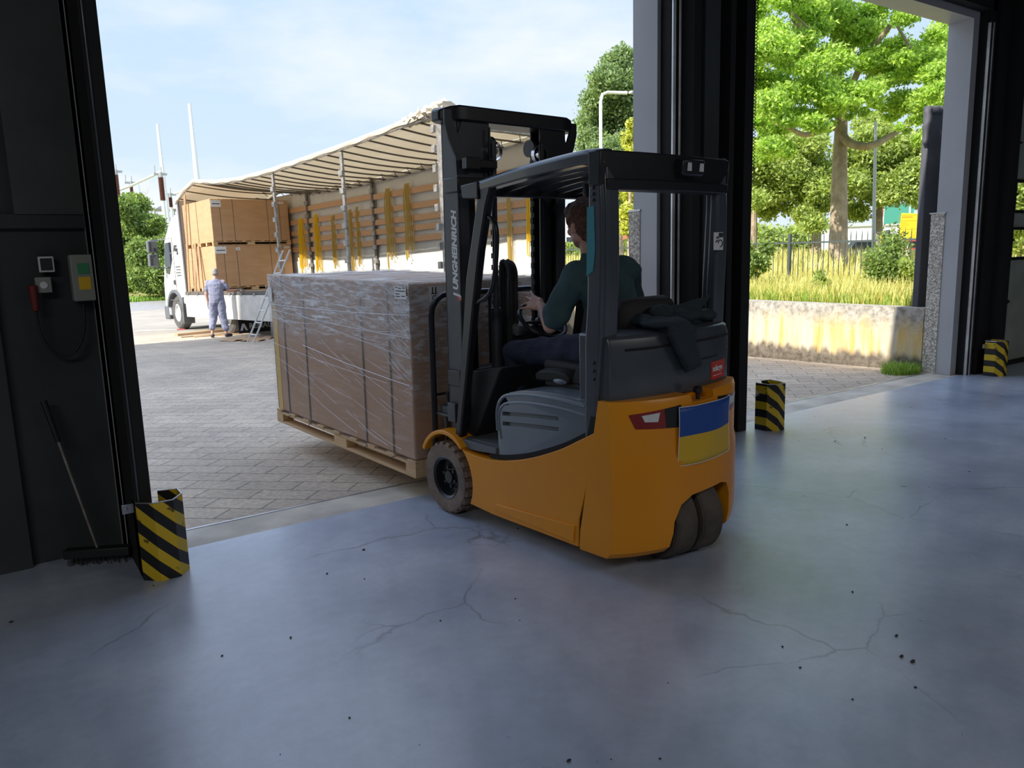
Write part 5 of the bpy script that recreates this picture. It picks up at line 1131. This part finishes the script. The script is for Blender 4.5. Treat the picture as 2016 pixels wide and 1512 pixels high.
# ================================================================== greenery
def leaves(name, mt, blobs, n, size, parent, seed=1, droop=.25, shell=.75):
    r = np.random.default_rng(seed); vol = np.array([b[1][0] * b[1][1] * b[1][2] for b in blobs]) ** .8; idx = r.choice(len(blobs), n, p=vol / vol.sum())
    C = np.array([list(b[0]) for b in blobs])[idx]; Rr = np.array([list(b[1]) for b in blobs])[idx]
    d = r.normal(size=(n, 3)); d /= np.linalg.norm(d, axis=1)[:, None]; rad = 1 - (1 - shell) * r.random(n) ** .7 + .12 * r.normal(size=n) * (r.random(n) < .4)
    # clumps
    P = C + d * Rr * rad[:, None]; P += .10 * np.sin(P * 5.1 / max(size * 8, .2) + 1.3)[:, [1, 2, 0]] * Rr.mean(axis=1)[:, None] * .5
    a = r.normal(size=(n, 3)); a[:, 2] -= droop; a /= np.linalg.norm(a, axis=1)[:, None]; b = np.cross(a, r.normal(size=(n, 3)) + np.array([0, 0, 1.2])); b /= np.linalg.norm(b, axis=1)[:, None]
    s = size * (.6 + .8 * r.random(n))[:, None]
    V = np.stack([P - a * s, P + b * s * .5, P + a * s, P - b * s * .5], 1).reshape(-1, 3).astype(np.float32)
    me = bpy.data.meshes.new(name); me.vertices.add(4 * n); me.vertices.foreach_set('co', V.ravel()); me.loops.add(4 * n); me.loops.foreach_set('vertex_index', np.arange(4 * n, dtype=np.int32))
    me.polygons.add(n); me.polygons.foreach_set('loop_start', np.arange(0, 4 * n, 4, dtype=np.int32)); me.update(calc_edges=True); me.validate(); me.materials.append(M[mt])
    o = bpy.data.objects.new(name, me); COL.objects.link(o)
    if parent: o.parent = parent; o.matrix_parent_inverse = parent.matrix_world.inverted()
    return o
def tree(label, base, blobs, branches, n, size, mt, seed, group=None, shell=.75):
    bpy.context.view_layer.update(); t = thing('tree', label, 'tree', base, group=group); bpy.context.view_layer.update()
    m = MB()
    for path, r0, r1 in branches:
        p = bez(path, 5); m.tube([tuple(Vector(q) - Vector(base)) for q in p], [r0 + (r1 - r0) * i / (len(p) - 1) for i in range(len(p))], 10)
    if branches: m.build('trunk', M['bark'], t)
    f = leaves('foliage', mt, [(tuple(Vector(b[0]) - Vector(base)), b[1]) for b in blobs], n, size, None, seed, shell=shell); f.parent = t
    return t
def blob(px, py, dep, r, k=1.0): c = at(px, py, dep); return (c, (r, r, r * k))
GZ = .72
D = 21.5; b_ = at(1650, 540, D); b_.z = GZ - .05
br = [([b_, at(1651, 470, D), at(1652, 380, D), at(1654, 300, D), at(1656, 235, D), at(1652, 150, D), at(1640, 40, D), at(1630, -100, D)], .27, .08),
      ([at(1655, 262, D), at(1668, 278, D - .3), at(1690, 287, D - .6), at(1718, 286, D - 1), at(1755, 266, D - 1), at(1790, 240, D - 1), at(1815, 215, D - 1), at(1838, 175, D - 1)], .13, .045),
      ([at(1645, 250, D), at(1615, 258, D - 1), at(1582, 265, D - 1.5), at(1550, 250, D - 2), at(1520, 245, D - 2)], .10, .03),
      ([at(1655, 220, D), at(1700, 120, D - 1), at(1760, 40, D - 2), at(1800, -40, D - 2)], .10, .04), ([at(1650, 150, D), at(1590, 80, D - 1), at(1550, 10, D - 2), at(1530, -60, D - 2)], .10, .04),
      ([at(1760, 40, D - 2), at(1790, 90, D - 2), at(1810, 120, D - 2)], .04, .02), ([at(1550, 10, D - 2), at(1575, 40, D - 3), at(1600, 60, D - 3)], .04, .015)]
bl = []
rr_ = random.Random(11)
for (x, y, r) in ((1510, 60, 1.0), (1500, 150, 1.0), (1530, 210, .9), (1500, 250, .7), (1580, 120, 1.0), (1560, 190, .95), (1620, 170, .95), (1600, 60, .9), (1650, 110, .95), (1690, 170, .75), (1660, 190, .7), (1480, 110, .8), (1540, 110, .9), (1590, 225, .6), (1630, 215, .5), (1640, 30, 1.0), (1560, -20, 1.0), (1480, 10, .9), (1690, 60, .9), (1600, -80, 1.3), (1700, -60, 1.2),
                  (1740, 130, .9), (1790, 150, .9), (1830, 110, .9), (1780, 195, .75), (1830, 185, .8), (1850, 60, .8), (1740, 205, .35), (1860, 230, .6), (1810, 225, .5), (1760, 100, .7), (1850, 150, .9), (1790, 30, .6), (1860, -10, .9), (1820, 265, .5), (1775, 245, .35), (1700, 215, .35), (1500, 300, .6), (1540, 290, .5), (1480, 200, .8), (1700, 60, .8), (1735, 20, .6), (1700, 120, .7), (1560, 240, .6), (1610, 240, .5), (1590, 20, .8), (1525, 270, .5), (1720, 170, .5), (1675, 225, .35), (1845, 200, .5), (1765, 215, .4), (1850, 270, .4)):
    for q in range(3): bl.append(blob(x + rr_.uniform(-22, 22), y + rr_.uniform(-16, 16), D - 2 + rr_.uniform(-1.6, 2.2), r * rr_.uniform(.45, .72), .62))
tree('large maple with a thick bare trunk and a long right limb', b_, bl, br, 190000, .055, 'leafA', 3, shell=.25)
D = 29
for (tx, ty, pts, n, mt, lb, sd) in ((1480, 500, ((1490, 330, 1.3), (1540, 330, 1.3), (1500, 290, 1.0), (1560, 290, 1.0), (1600, 290, .9), (1590, 340, 1.0), (1510, 380, 1.2), (1560, 370, 1.0), (1470, 400, .9), (1530, 420, .7), (1450, 340, 1.2)), 42000, 'leafB', 'green tree with a slim trunk left of the big maple', 5), (1606, 520, ((1600, 330, 1.2), (1640, 350, 1.1), (1590, 380, 1.1), (1630, 400, .9), (1600, 430, .8), (1575, 300, 1.1), (1690, 410, .7), (1690, 370, .8)), 34000, 'leafB', 'green tree directly behind the maple trunk', 6), (1727, 545, ((1700, 300, 1.2), (1740, 280, 1.2), (1790, 300, 1.2), (1720, 340, 1.1), (1770, 350, 1.2), (1810, 340, 1.0), (1740, 385, .7), (1800, 390, .7), (1690, 340, .8), (1715, 255, .7), (1820, 290, .8), (1730, 240, .5)), 50000, 'leafB', 'broad yellow green tree beside the grey lamp post', 7)):
    b_ = at(tx, ty, D); b_.z = GZ - .05
    tree(lb, b_, [blob(x + rr_.uniform(-22, 22), y + rr_.uniform(-14, 14), D + rr_.uniform(-1.5, 1.5), r * .72, .75) for (x, y, r) in pts for q in range(3)], [([b_, at(tx + 2, 440, D), at(tx + 3, 380, D), at(tx + 8, 280, D)], .20, .08)], n, .075, mt, sd, 'trees behind the maple', shell=.35)
b_ = at(1215, 420, 42); b_.z = 0.7
tree('tall dense dark oak seen left of the centre pillar', b_, [blob(x, y, 42 + rr_.uniform(-2, 2), r, .85) for (x, y, r) in ((1210, 130, 1.0), (1225, 115, .9), (1195, 160, 1.1), (1180, 200, 1.2), (1215, 190, 1.5), (1170, 240, 1.2), (1200, 250, 1.5), (1235, 230, 1.3), (1165, 280, 1.1), (1195, 310, 1.3), (1230, 300, 1.4), (1240, 160, 1.0), (1180, 340, 1.2), (1215, 370, 1.4), (1270, 200, 2.0), (1270, 300, 2.0), (1158, 250, .7), (1185, 175, .8))], [([b_, at(1215, 400, 42), at(1215, 260, 42)], .35, .15)], 80000, .10, 'leafC', 21, shell=.45)
b_ = at(1238, 470, 34); b_.z = .7
tree('small yellow leaved tree peeking out beside the centre pillar', b_, [blob(x, y, 34 + rr_.uniform(-1, 1), r) for (x, y, r) in ((1240, 275, .45), (1243, 310, .5), (1236, 345, .4), (1240, 380, .5), (1236, 420, .5), (1245, 245, .3), (1228, 450, .35))], [([b_, at(1240, 400, 34), at(1243, 300, 34)], .10, .04)], 5500, .10, 'leafD', 22, shell=.3)
# hedge on the far left and verge
b_ = at(275, 580, 54); b_.z = -1.0
hb_l = [blob(x, y, 54 + rr_.uniform(-2, 2), r, .9) for (x, y, r) in ((245, 410, 1.0), (270, 405, 1.0), (240, 450, 1.3), (275, 450, 1.3), (300, 465, 1.1), (250, 500, 1.4), (285, 500, 1.4), (310, 500, 1.2), (250, 545, 1.3), (290, 545, 1.4), (325, 540, 1.3), (335, 480, .9), (215, 470, 1.6), (215, 530, 1.6), (305, 440, .8), (258, 392, .6))]
t = thing('hedge', 'tall leafy green hedge at the far left behind the lorry cab', 'hedge', b_)
f = leaves('foliage', 'leafH', [(c - b_, r) for c, r in hb_l], 70000, .12, None, 31, shell=.5); f.parent = t
f = leaves('foliage', 'leafD', [(at(x, y, 52.5) - b_, (r, r, r * .7)) for (x, y, r) in ((275, 535, .45), (290, 545, .45), (300, 530, .3), (262, 550, .3))], 900, .16, None, 32, shell=.2); f.parent = t; f['label'] = 'yellow flowering patch low in the hedge'
for (x, y, r, lb, sd, dep, mt) in ((1491, 512, .40, 'small light green sapling growing at the fence near the centre pillar', 41, 13.5, 'leafH'), (1748, 520, .72, 'bright green shrub growing through the fence below the lamp post', 42, 12.8, 'leafH'), (1780, 545, .3, 'low green shrub to the right of the fence sapling', 43, 12.5, 'leafB'), (1620, 560, .25, 'low weedy bush on top of the retaining wall', 44, 12, 'leafB')):
    b_ = at(x, y + 40, dep); b_.z = GZ
    tree(lb, b_, [blob(x + rr_.uniform(-24, 24) * r * 2, y + rr_.uniform(-40, 40) * r * 2, dep + rr_.uniform(-.3, .3), r * .42, 1.1) for q in range(9)], [([b_, at(x, y, dep), at(x, y - 30, dep)], .012, .005)], int(3600 * (r / .3)), .034, mt, sd, shell=.1).name = 'shrub'
b_ = at(2012, 470, 15); b_.z = GZ
tree('green bush glimpsed through the small windows of the right door', b_, [blob(x, y, 15 + rr_.uniform(-.5, .5), .8) for (x, y) in ((1990, 360), (2030, 380), (2010, 420), (2040, 430), (1985, 440), (2060, 390))], [([b_, at(2012, 400, 15)], .05, .03)], 9000, .05, 'leafB', 47, shell=.3).name = 'shrub'
# far low greenery
for (x0, x1, y, r, dep, mt, lb, sd, n) in ((1465, 1640, 452, 2.2, 75, 'leafB', 'row of distant bushes beyond the field left of the maple', 51, 7000), (1660, 1745, 445, 1.6, 90, 'leafC', 'distant trees seen past the lamp post above the pale building', 52, 3500), (1110, 1240, 470, 1.2, 60, 'leafB', 'distant bushes between the trailer and the centre pillar', 53, 3000)):
    b_ = at((x0 + x1) / 2, 500, dep); b_.z = .5; t = thing('bushes', lb, 'bushes', b_)
    f = leaves('foliage', mt, [(Vector((*(at(x0 + (x1 - x0) * k / 7, y, dep) - b_)[:2], r * .55 + rr_.uniform(0, .4))), (r, r, r * .8)) for k in range(8)], n, .28, None, sd, shell=.5); f.parent = t
# grasses
def blades(name, mt, n, region, h0, h1, z, seed, lean=.25, w=.006):
    r = np.random.default_rng(seed); P = region(r, n); h = (h0 + (h1 - h0) * r.random(n) ** 1.5)[:, None]; an = r.random(n) * 2 * PI
    d = np.stack([np.cos(an), np.sin(an), 0 * an], 1); s = np.stack([-np.sin(an), np.cos(an), 0 * an], 1) * w; B = np.concatenate([P, np.full((n, 1), z)], 1) if not callable(z) else np.concatenate([P, z(P)[:, None]], 1)
    mid = B + d * h * lean * .4 + np.array([0, 0, .6]) * h; tip = B + d * h * lean * 1.2 + np.array([0, 0, 1.0]) * h
    V = np.stack([B - s, B + s, mid + s * .8, mid - s * .8, tip], 1).reshape(-1, 3).astype(np.float32); i = np.arange(n)[:, None] * 5
    me = bpy.data.meshes.new(name); me.vertices.add(5 * n); me.vertices.foreach_set('co', V.ravel()); lo = np.concatenate([i, i + 1, i + 2, i + 3, i + 3, i + 2, i + 4], 1).astype(np.int32).ravel()
    me.loops.add(7 * n); me.loops.foreach_set('vertex_index', lo); me.polygons.add(2 * n); me.polygons.foreach_set('loop_start', np.stack([np.arange(n) * 7, np.arange(n) * 7 + 4], 1).ravel().astype(np.int32)); me.update(calc_edges=True); me.validate(); me.materials.append(M[mt])
    o = bpy.data.objects.new(name, me); COL.objects.link(o); return o
def reg(x0, x1, y0, y1, p=1.0):
    return lambda r, n: np.stack([x0 + (x1 - x0) * r.random(n) ** p, y0 + (y1 - y0) * r.random(n)], 1)
tag(blades('tall_grass', 'grass', 42000, reg(9.72, 17, 5.2, 17, 1.6), .10, .40, GZ, 61), 'tall dry yellow grass growing above the stained retaining wall', 'grass', kind='stuff')
tag(blades('green_grass', 'grassg', 26000, reg(9.72, 14, 5.2, 16, 1.8), .06, .28, GZ, 62), 'green weeds mixed into the dry grass above the wall', 'weeds', kind='stuff')
tag(blades('meadow_grass', 'grass', 16000, reg(15, 45, 8, 45, 1.2), .3, .8, GZ, 63, w=.02), 'pale dry meadow beyond the metal fence', 'meadow', kind='stuff')
def tuft(r, n): a = r.random(n) * 2 * PI; q = r.random(n) ** .6; return np.stack([9.22 + .26 * q * np.cos(a), 5.02 + .20 * q * np.sin(a)], 1)
tag(blades('grass_tuft', 'grassg', 1500, tuft, .04, .17, -.01, 64, .5, .004), 'green grass tuft at the foot of the right door jamb', 'grass', kind='stuff')
tag(blades('verge_grass', 'grassg', 9000, reg(4, 16, 57.0, 60), .1, .4, -1.0, 65, w=.03), 'green grass verge in front of the far left hedge', 'grass', kind='stuff')

# ================================================================== fence, lamp posts, substation, far things
fa_, fb_ = at(1440, 540, 17.2), at(1830, 560, 13.6); fa_.z = fb_.z = GZ; dr = (fb_ - fa_); L_ = dr.length; dr.normalize(); fa_ -= dr * 9; L_ += 9.5; rot = math.atan2(dr.y, dr.x)
FE = thing('metal_fence', 'dark green vertical bar fence with pointed tops behind the grass', 'fence', fa_, rot)
seg = 2.1; k = 0
while k * seg < L_:
    x0 = k * seg; m = MB(); xx = x0 + .10
    while xx < x0 + seg - .05: m.tube([(xx, 0, .03), (xx, 0, 1.02), (xx, 0, 1.12)], [.009, .009, .001], 5); xx += .115
    m.box(x0, x0 + seg, -.014, .014, .88, .915); m.box(x0, x0 + seg, -.014, .014, .14, .175); m.build('bar_panel', M['fence'], FE, smooth=0); MB().box(x0 - .03, x0 + .03, -.03, .03, -.2, 1.08).build('post', M['fence'], FE); k += 1
def pole(label, path, r, mt, nm='lamp_post', cat='lamp post', head=None):
    t = thing(nm, label, cat, path[0]); m = MB(); m.tube([tuple(Vector(p) - Vector(path[0])) for p in path], r, 10); m.build('pole', M[mt], t)
    if head is not None: MB().box(-.35, .35, -.12, .12, -.06, .06, Matrix.Translation(Vector(head) - Vector(path[0]))).build('lamp_head', M['poleg'], t, bevel=.03)
    return t
b_ = at(1719, 560, 24); b_.z = .6; pole('grey lamp post rising in front of the yellow green tree', [b_, at(1720, 470, 24), at(1724, 240, 24)], [.07, .06, .04], 'poleg')
b_ = at(1183, 500, 34); b_.z = .7; pole('white street lamp with a bent arm left of the centre pillar', [b_, at(1183, 300, 34), at(1182.5, 200, 34), at(1186, 186, 34), at(1196, 182, 34), at(1235, 183, 34)], .075, 'galv', head=at(1252, 183, 34))
for (x0, y0, x1, y1, dep, r, lb) in ((330, 430, 310, 245, 80, .26, 'tall white lightning mast, left one, above the hedge'), (391, 380, 373, 205, 80, .30, 'tall white lightning mast rising behind the trailer front')):
    b_ = at(x0 + 14, 560, dep); m = MB(); m.tube([b_, at(x0, y0, dep), at(x1, y1, dep)], [r * 1.15, r, r * .55], 10); tag(m.build('lightning_mast', M['galv'], None), lb, 'mast')
def insulator(label, px0, py0, px1, py1, dep, r):
    t = thing('insulator_column', label, 'insulator', at(px1, py1, dep), group='brown insulators of the substation'); a = Vector((0, 0, 0)); b2 = at(px0, py0, dep) - at(px1, py1, dep); b2 = Vector((0, 0, b2.z)); r *= .95; m = MB(); n = 22; P = []; R_ = []
    for k in range(n * 2 + 1): P.append(a.lerp(b2, k / (2 * n))); R_.append(r if k % 2 else r * .72)
    m.tube(P, R_, 10); m.build('ribbed_body', M['ceram'], t)
    c = MB(); c.tube([b2, b2 + Vector((0, 0, .45))], r * .8, 8); c.box(-.6, .6, -.1, .1, -.1, .1, Matrix.Translation(b2 + Vector((0, 0, .3)))); c.tube([b2 + Vector((-.5, 0, .2)), b2 + Vector((-.45, 0, 1.1))], .05, 5); c.tube([b2 + Vector((.1, 0, .2)), b2 + Vector((.1, 0, 1.0))], .05, 5); c.build('terminal', M['poleg'], t)
    s_ = MB(); s_.tube([a, Vector((0, 0, -9))], r * .7, 8); s_.build('support', M['galv'], t)
insulator('brown insulator column at the left door edge', 226, 345, 234, 400, 75, .27)
insulator('tall brown insulator column beside the left lightning mast', 313, 350, 321, 395, 75, .30)
insulator('small dark insulator between the two tall columns', 257, 366, 261, 392, 82, .20)
insulator('small brown insulator just above the lorry cab', 332, 389, 337, 408, 82, .22)
o = MB().tube([at(233, 375, 76), at(262, 364, 76), at(318, 338, 76)], .13, 6).build('busbar', M['galv'], None); tag(o, 'metal busbar linking the two tall insulator columns', 'busbar')
for k in range(4): MB().tube([at(266 + 6 * k + 9 * math.cos(a / 5), 374 - 2 * k + 15 * math.sin(a / 5), 76) for a in range(-7, 9)], .045, 4).build('curved_wire', M['galv'], o)
tag(MB().tube([at(330, 386, 82), at(362, 376, 82), at(400, 366, 82)], .10, 6).build('busbar', M['galv'], None), 'metal busbar running from the small insulator behind the trailer front', 'busbar')
gy_ = thing('gantry', 'grey steel gantry beams behind the hedge and lorry cab', 'gantry', at(330, 560, 84))
o0 = at(330, 560, 84)
for (x0, y0, x1, y1, r) in ((296, 411, 372, 411, .30), (314, 428, 352, 428, .28)): MB().tube([at(x0, y0, 84) - o0, at(x1, y1, 84) - o0], r, 4).build('beam', M['poleg'], gy_, smooth=0)
for x in (303, 322, 341, 356): MB().tube([at(x, 411, 84) - o0, at(x + 14, 570, 84) - o0], .15, 6).build('column', M['poleg'], gy_)
def fbox(name, label, cat, px, py, dep, w, d, h, mt, rz=0, parts=(), below=0):
    b_ = at(px, py, dep); t = thing(name, label, cat, b_, rz)
    MB().box(-w / 2, w / 2, -d / 2, d / 2, -below, h).build('walls' if cat == 'building' else 'body', M[mt], t)
    for (nm, m_, x0, x1, y0, y1, z0, z1) in parts: MB().box(x0, x1, y0, y1, z0, z1).build(nm, M[m_], t)
    return t
VR = math.radians(-52)
fbox('warehouse', 'long pale warehouse beyond the fence behind the yellow sign', 'building', 1765, 500, 72, 9.0, 6, 2.6, 'offwhite', VR, (('roof', 'greyroof', -4.7, 4.7, -3.2, 3.2, 2.6, 2.9), ('door', 'greyroof', -2, -1, -3.05, -3, 0, 2)), 1)
fbox('shed', 'low grey roofed shed right of the maple trunk', 'building', 1690, 480, 82, 5, 5, 1.7, 'greyroof', VR, (('roof', 'poleg', -2.7, 2.7, -2.7, 2.7, 1.7, 1.9),), 1)
fbox('billboard', 'green board standing behind the trees beside an orange flag', 'billboard', 1765, 440, 60, 2.3, .3, 1.5, 'greenp', VR, (('post', 'poleg', -.9, -.8, -.05, .05, -2.2, 0), ('post', 'poleg', .8, .9, -.05, .05, -2.2, 0)))
tfl = thing('flag', 'orange and white flag on a white pole beside the green board', 'flag', at(1738, 450, 50)); MB().tube([(0, 0, -2.3), (.0, 0, 1.6)], .04, 6).build('pole', M['galv'], tfl)
fq = MB(); fq.add([(0 - .05 * k % 2, .02 * math.sin(k * 1.5), 0) for k in range(1)], []); fm_ = MB(); 
for k in range(6): fm_.add([(-.06 * k, .03 * math.sin(k), 1.5 - .05 * k), (-.06 * (k + 1), .03 * math.sin(k + 1), 1.5 - .05 * (k + 1)), (-.06 * (k + 1), .03 * math.sin(k + 1), .7 + .08 * k), (-.06 * k, .03 * math.sin(k), .6 + .08 * k)], [(0, 1, 2, 3)])
fo_ = fm_.build('cloth', M['orangep'], tfl, smooth=0); so_ = fo_.modifiers.new('s', 'SOLIDIFY'); so_.thickness = .01
def vehicle(label, px, py, dep, L__, Hh, mt, rz, nm='car', van=False):
    b_ = at(px, py, dep); t = thing(nm, label, 'car' if nm == 'car' else 'truck', b_, rz); W2 = .85 if not van else 1.1
    if van: pr = [(-L__ / 2, .4), (-L__ / 2, Hh), (L__ * .22, Hh), (L__ * .24, Hh * .9), (L__ * .45, Hh * .85), (L__ / 2, Hh * .5), (L__ / 2, .4)]
    else: pr = [(-L__ / 2, .3), (-L__ / 2, .8), (-L__ * .42, .9), (-L__ * .30, Hh), (L__ * .10, Hh), (L__ * .27, .92), (L__ * .48, .78), (L__ / 2, .5), (L__ / 2, .3)]
    MB().prism(pr, 'y', -W2, W2).build('body', M[mt], t, bevel=.06, seg=3)
    wp = [(-L__ * .30, .93), (-L__ * .25, Hh - .08), (L__ * .08, Hh - .08), (L__ * .20, .93)] if not van else [(L__ * .27, Hh * .55), (L__ * .27, Hh * .8), (L__ * .42, Hh * .78), (L__ * .47, Hh * .55)]
    MB().prism(wp, 'y', -W2 - .01, W2 + .01).build('window', M['glass'], t)
    for x in (-L__ * .31, L__ * .31):
        for y in (-W2 + .1, W2 - .1): MB().lathe([(.001, -.12), (.32, -.12), (.32, .12), (.001, .12)], 'y', (x, y, .32), 16).build('wheel', M['rub'], t)
vehicle('dark car parked beyond the fence behind the green shrub', 1722, 530, 36, 3.9, 1.35, 'carblk', VR); vehicle('blue car beyond the fence to the right of the shrub', 1775, 525, 42, 4.0, 1.35, 'carblu', VR); vehicle('red car beyond the fence close to the right door jamb', 1800, 527, 36, 3.9, 1.3, 'carred', VR)
vehicle('white truck beyond the meadow right of the maple trunk', 1685, 503, 56, 5.2, 1.9, 'cab', VR, 'truck', True)
ys = thing('yellow_sign', 'yellow notice board on a white post behind the fence', 'sign', at(1786, 515, 19), VR); h_ = (at(1786, 447, 19) - at(1786, 515, 19)).length
MB().box(-.27, .27, -.012, .012, h_ - .31, h_ + .31, RY(4)).build('panel', M['signy'], ys, bevel=.004); MB().cyl((0, .03, -.9), (0, .03, h_ + .48), .02, n=8).build('post', M['galv'], ys)
t_ = MB(); [t_.box(-.17 + .034 * k, -.148 + .034 * k, -.0155, -.013, h_ + .205, h_ + .245) for k in range(7)]
for (x0, x1, z0, z1) in ((-.235, .235, .27, .277), (-.235, .235, -.277, -.27), (-.235, -.228, -.27, .27), (.228, .235, -.27, .27)): t_.box(x0, x1, -.0155, -.013, h_ + z0, h_ + z1)
for (x0, x1, z) in ((-.22, .22, .13), (-.20, -.02, .08), (-.20, 0, .03), (-.20, -.04, -.02), (-.22, .22, -.07), (-.20, -.06, -.16), (-.20, -.10, -.20)): t_.box(x0, x1, -.0155, -.013, h_ + z, h_ + z + .008)
t_.tube([(.06, -.014, h_ - .13), (.06, -.014, h_ - .22), (.10, -.014, h_ - .235), (.14, -.014, h_ - .22), (.14, -.014, h_ - .13)], .005, 4)
t_.build('printing', M['inkr'], ys, smooth=0)
yb = thing('yellow_marker', 'small round yellow marker hanging on the fence beside the lamp post', 'marker', at(1736, 470, 15.6)); MB().ell((0, 0, .03), (.05, .02, .05)).build('disc', M['signy'], yb); MB().ell((0, 0, -.06), (.045, .02, .04)).build('tag', M['signy'], yb)
fbox('house', 'small house with a red roof far behind, beside the centre pillar', 'building', 1236, 500, 62, 3.0, 3, 1.1, 'offwhite', VR, (('roof', 'roofred', -1.7, 1.7, -1.7, 1.7, 1.1, 1.7),), 1)
fbox('office_building', 'white building far behind, between the trailer and the driver', 'building', 1122, 505, 66, 2.6, 4, 3.6, 'offwhite', VR, (('roof', 'greyroof', -1.4, 1.4, -2.1, 2.1, 3.6, 3.8), ('window', 'glass', -1.0, -.3, -2.02, -2.0, .9, 1.6), ('window', 'glass', .2, .9, -2.02, -2.0, .9, 1.6)), 1)
# charcoal screen outside the right jamb
z_t = onY(1826, 208, 5.10).z
sc_ = thing('canvas_screen', 'tall charcoal canvas screen outside the right door jamb', 'screen', (9.63, 5.10, .20))
MB().box(0, 1.1, -.03, .05, 0, z_t - .20).build('panel', M['screen'], sc_, bevel=.01)
c = figure('gathered_fold', [((.0, -.02, z_t - .26), .05, (.5, -.02, z_t - .20), .05), ((-.01, -.02, z_t - .28), .05, (-.03, -.02, z_t - .62), .035)], [], M['screen'], sc_, .012); dm = c.modifiers.new('d', 'DISPLACE'); dm.texture = ct; dm.strength = .05
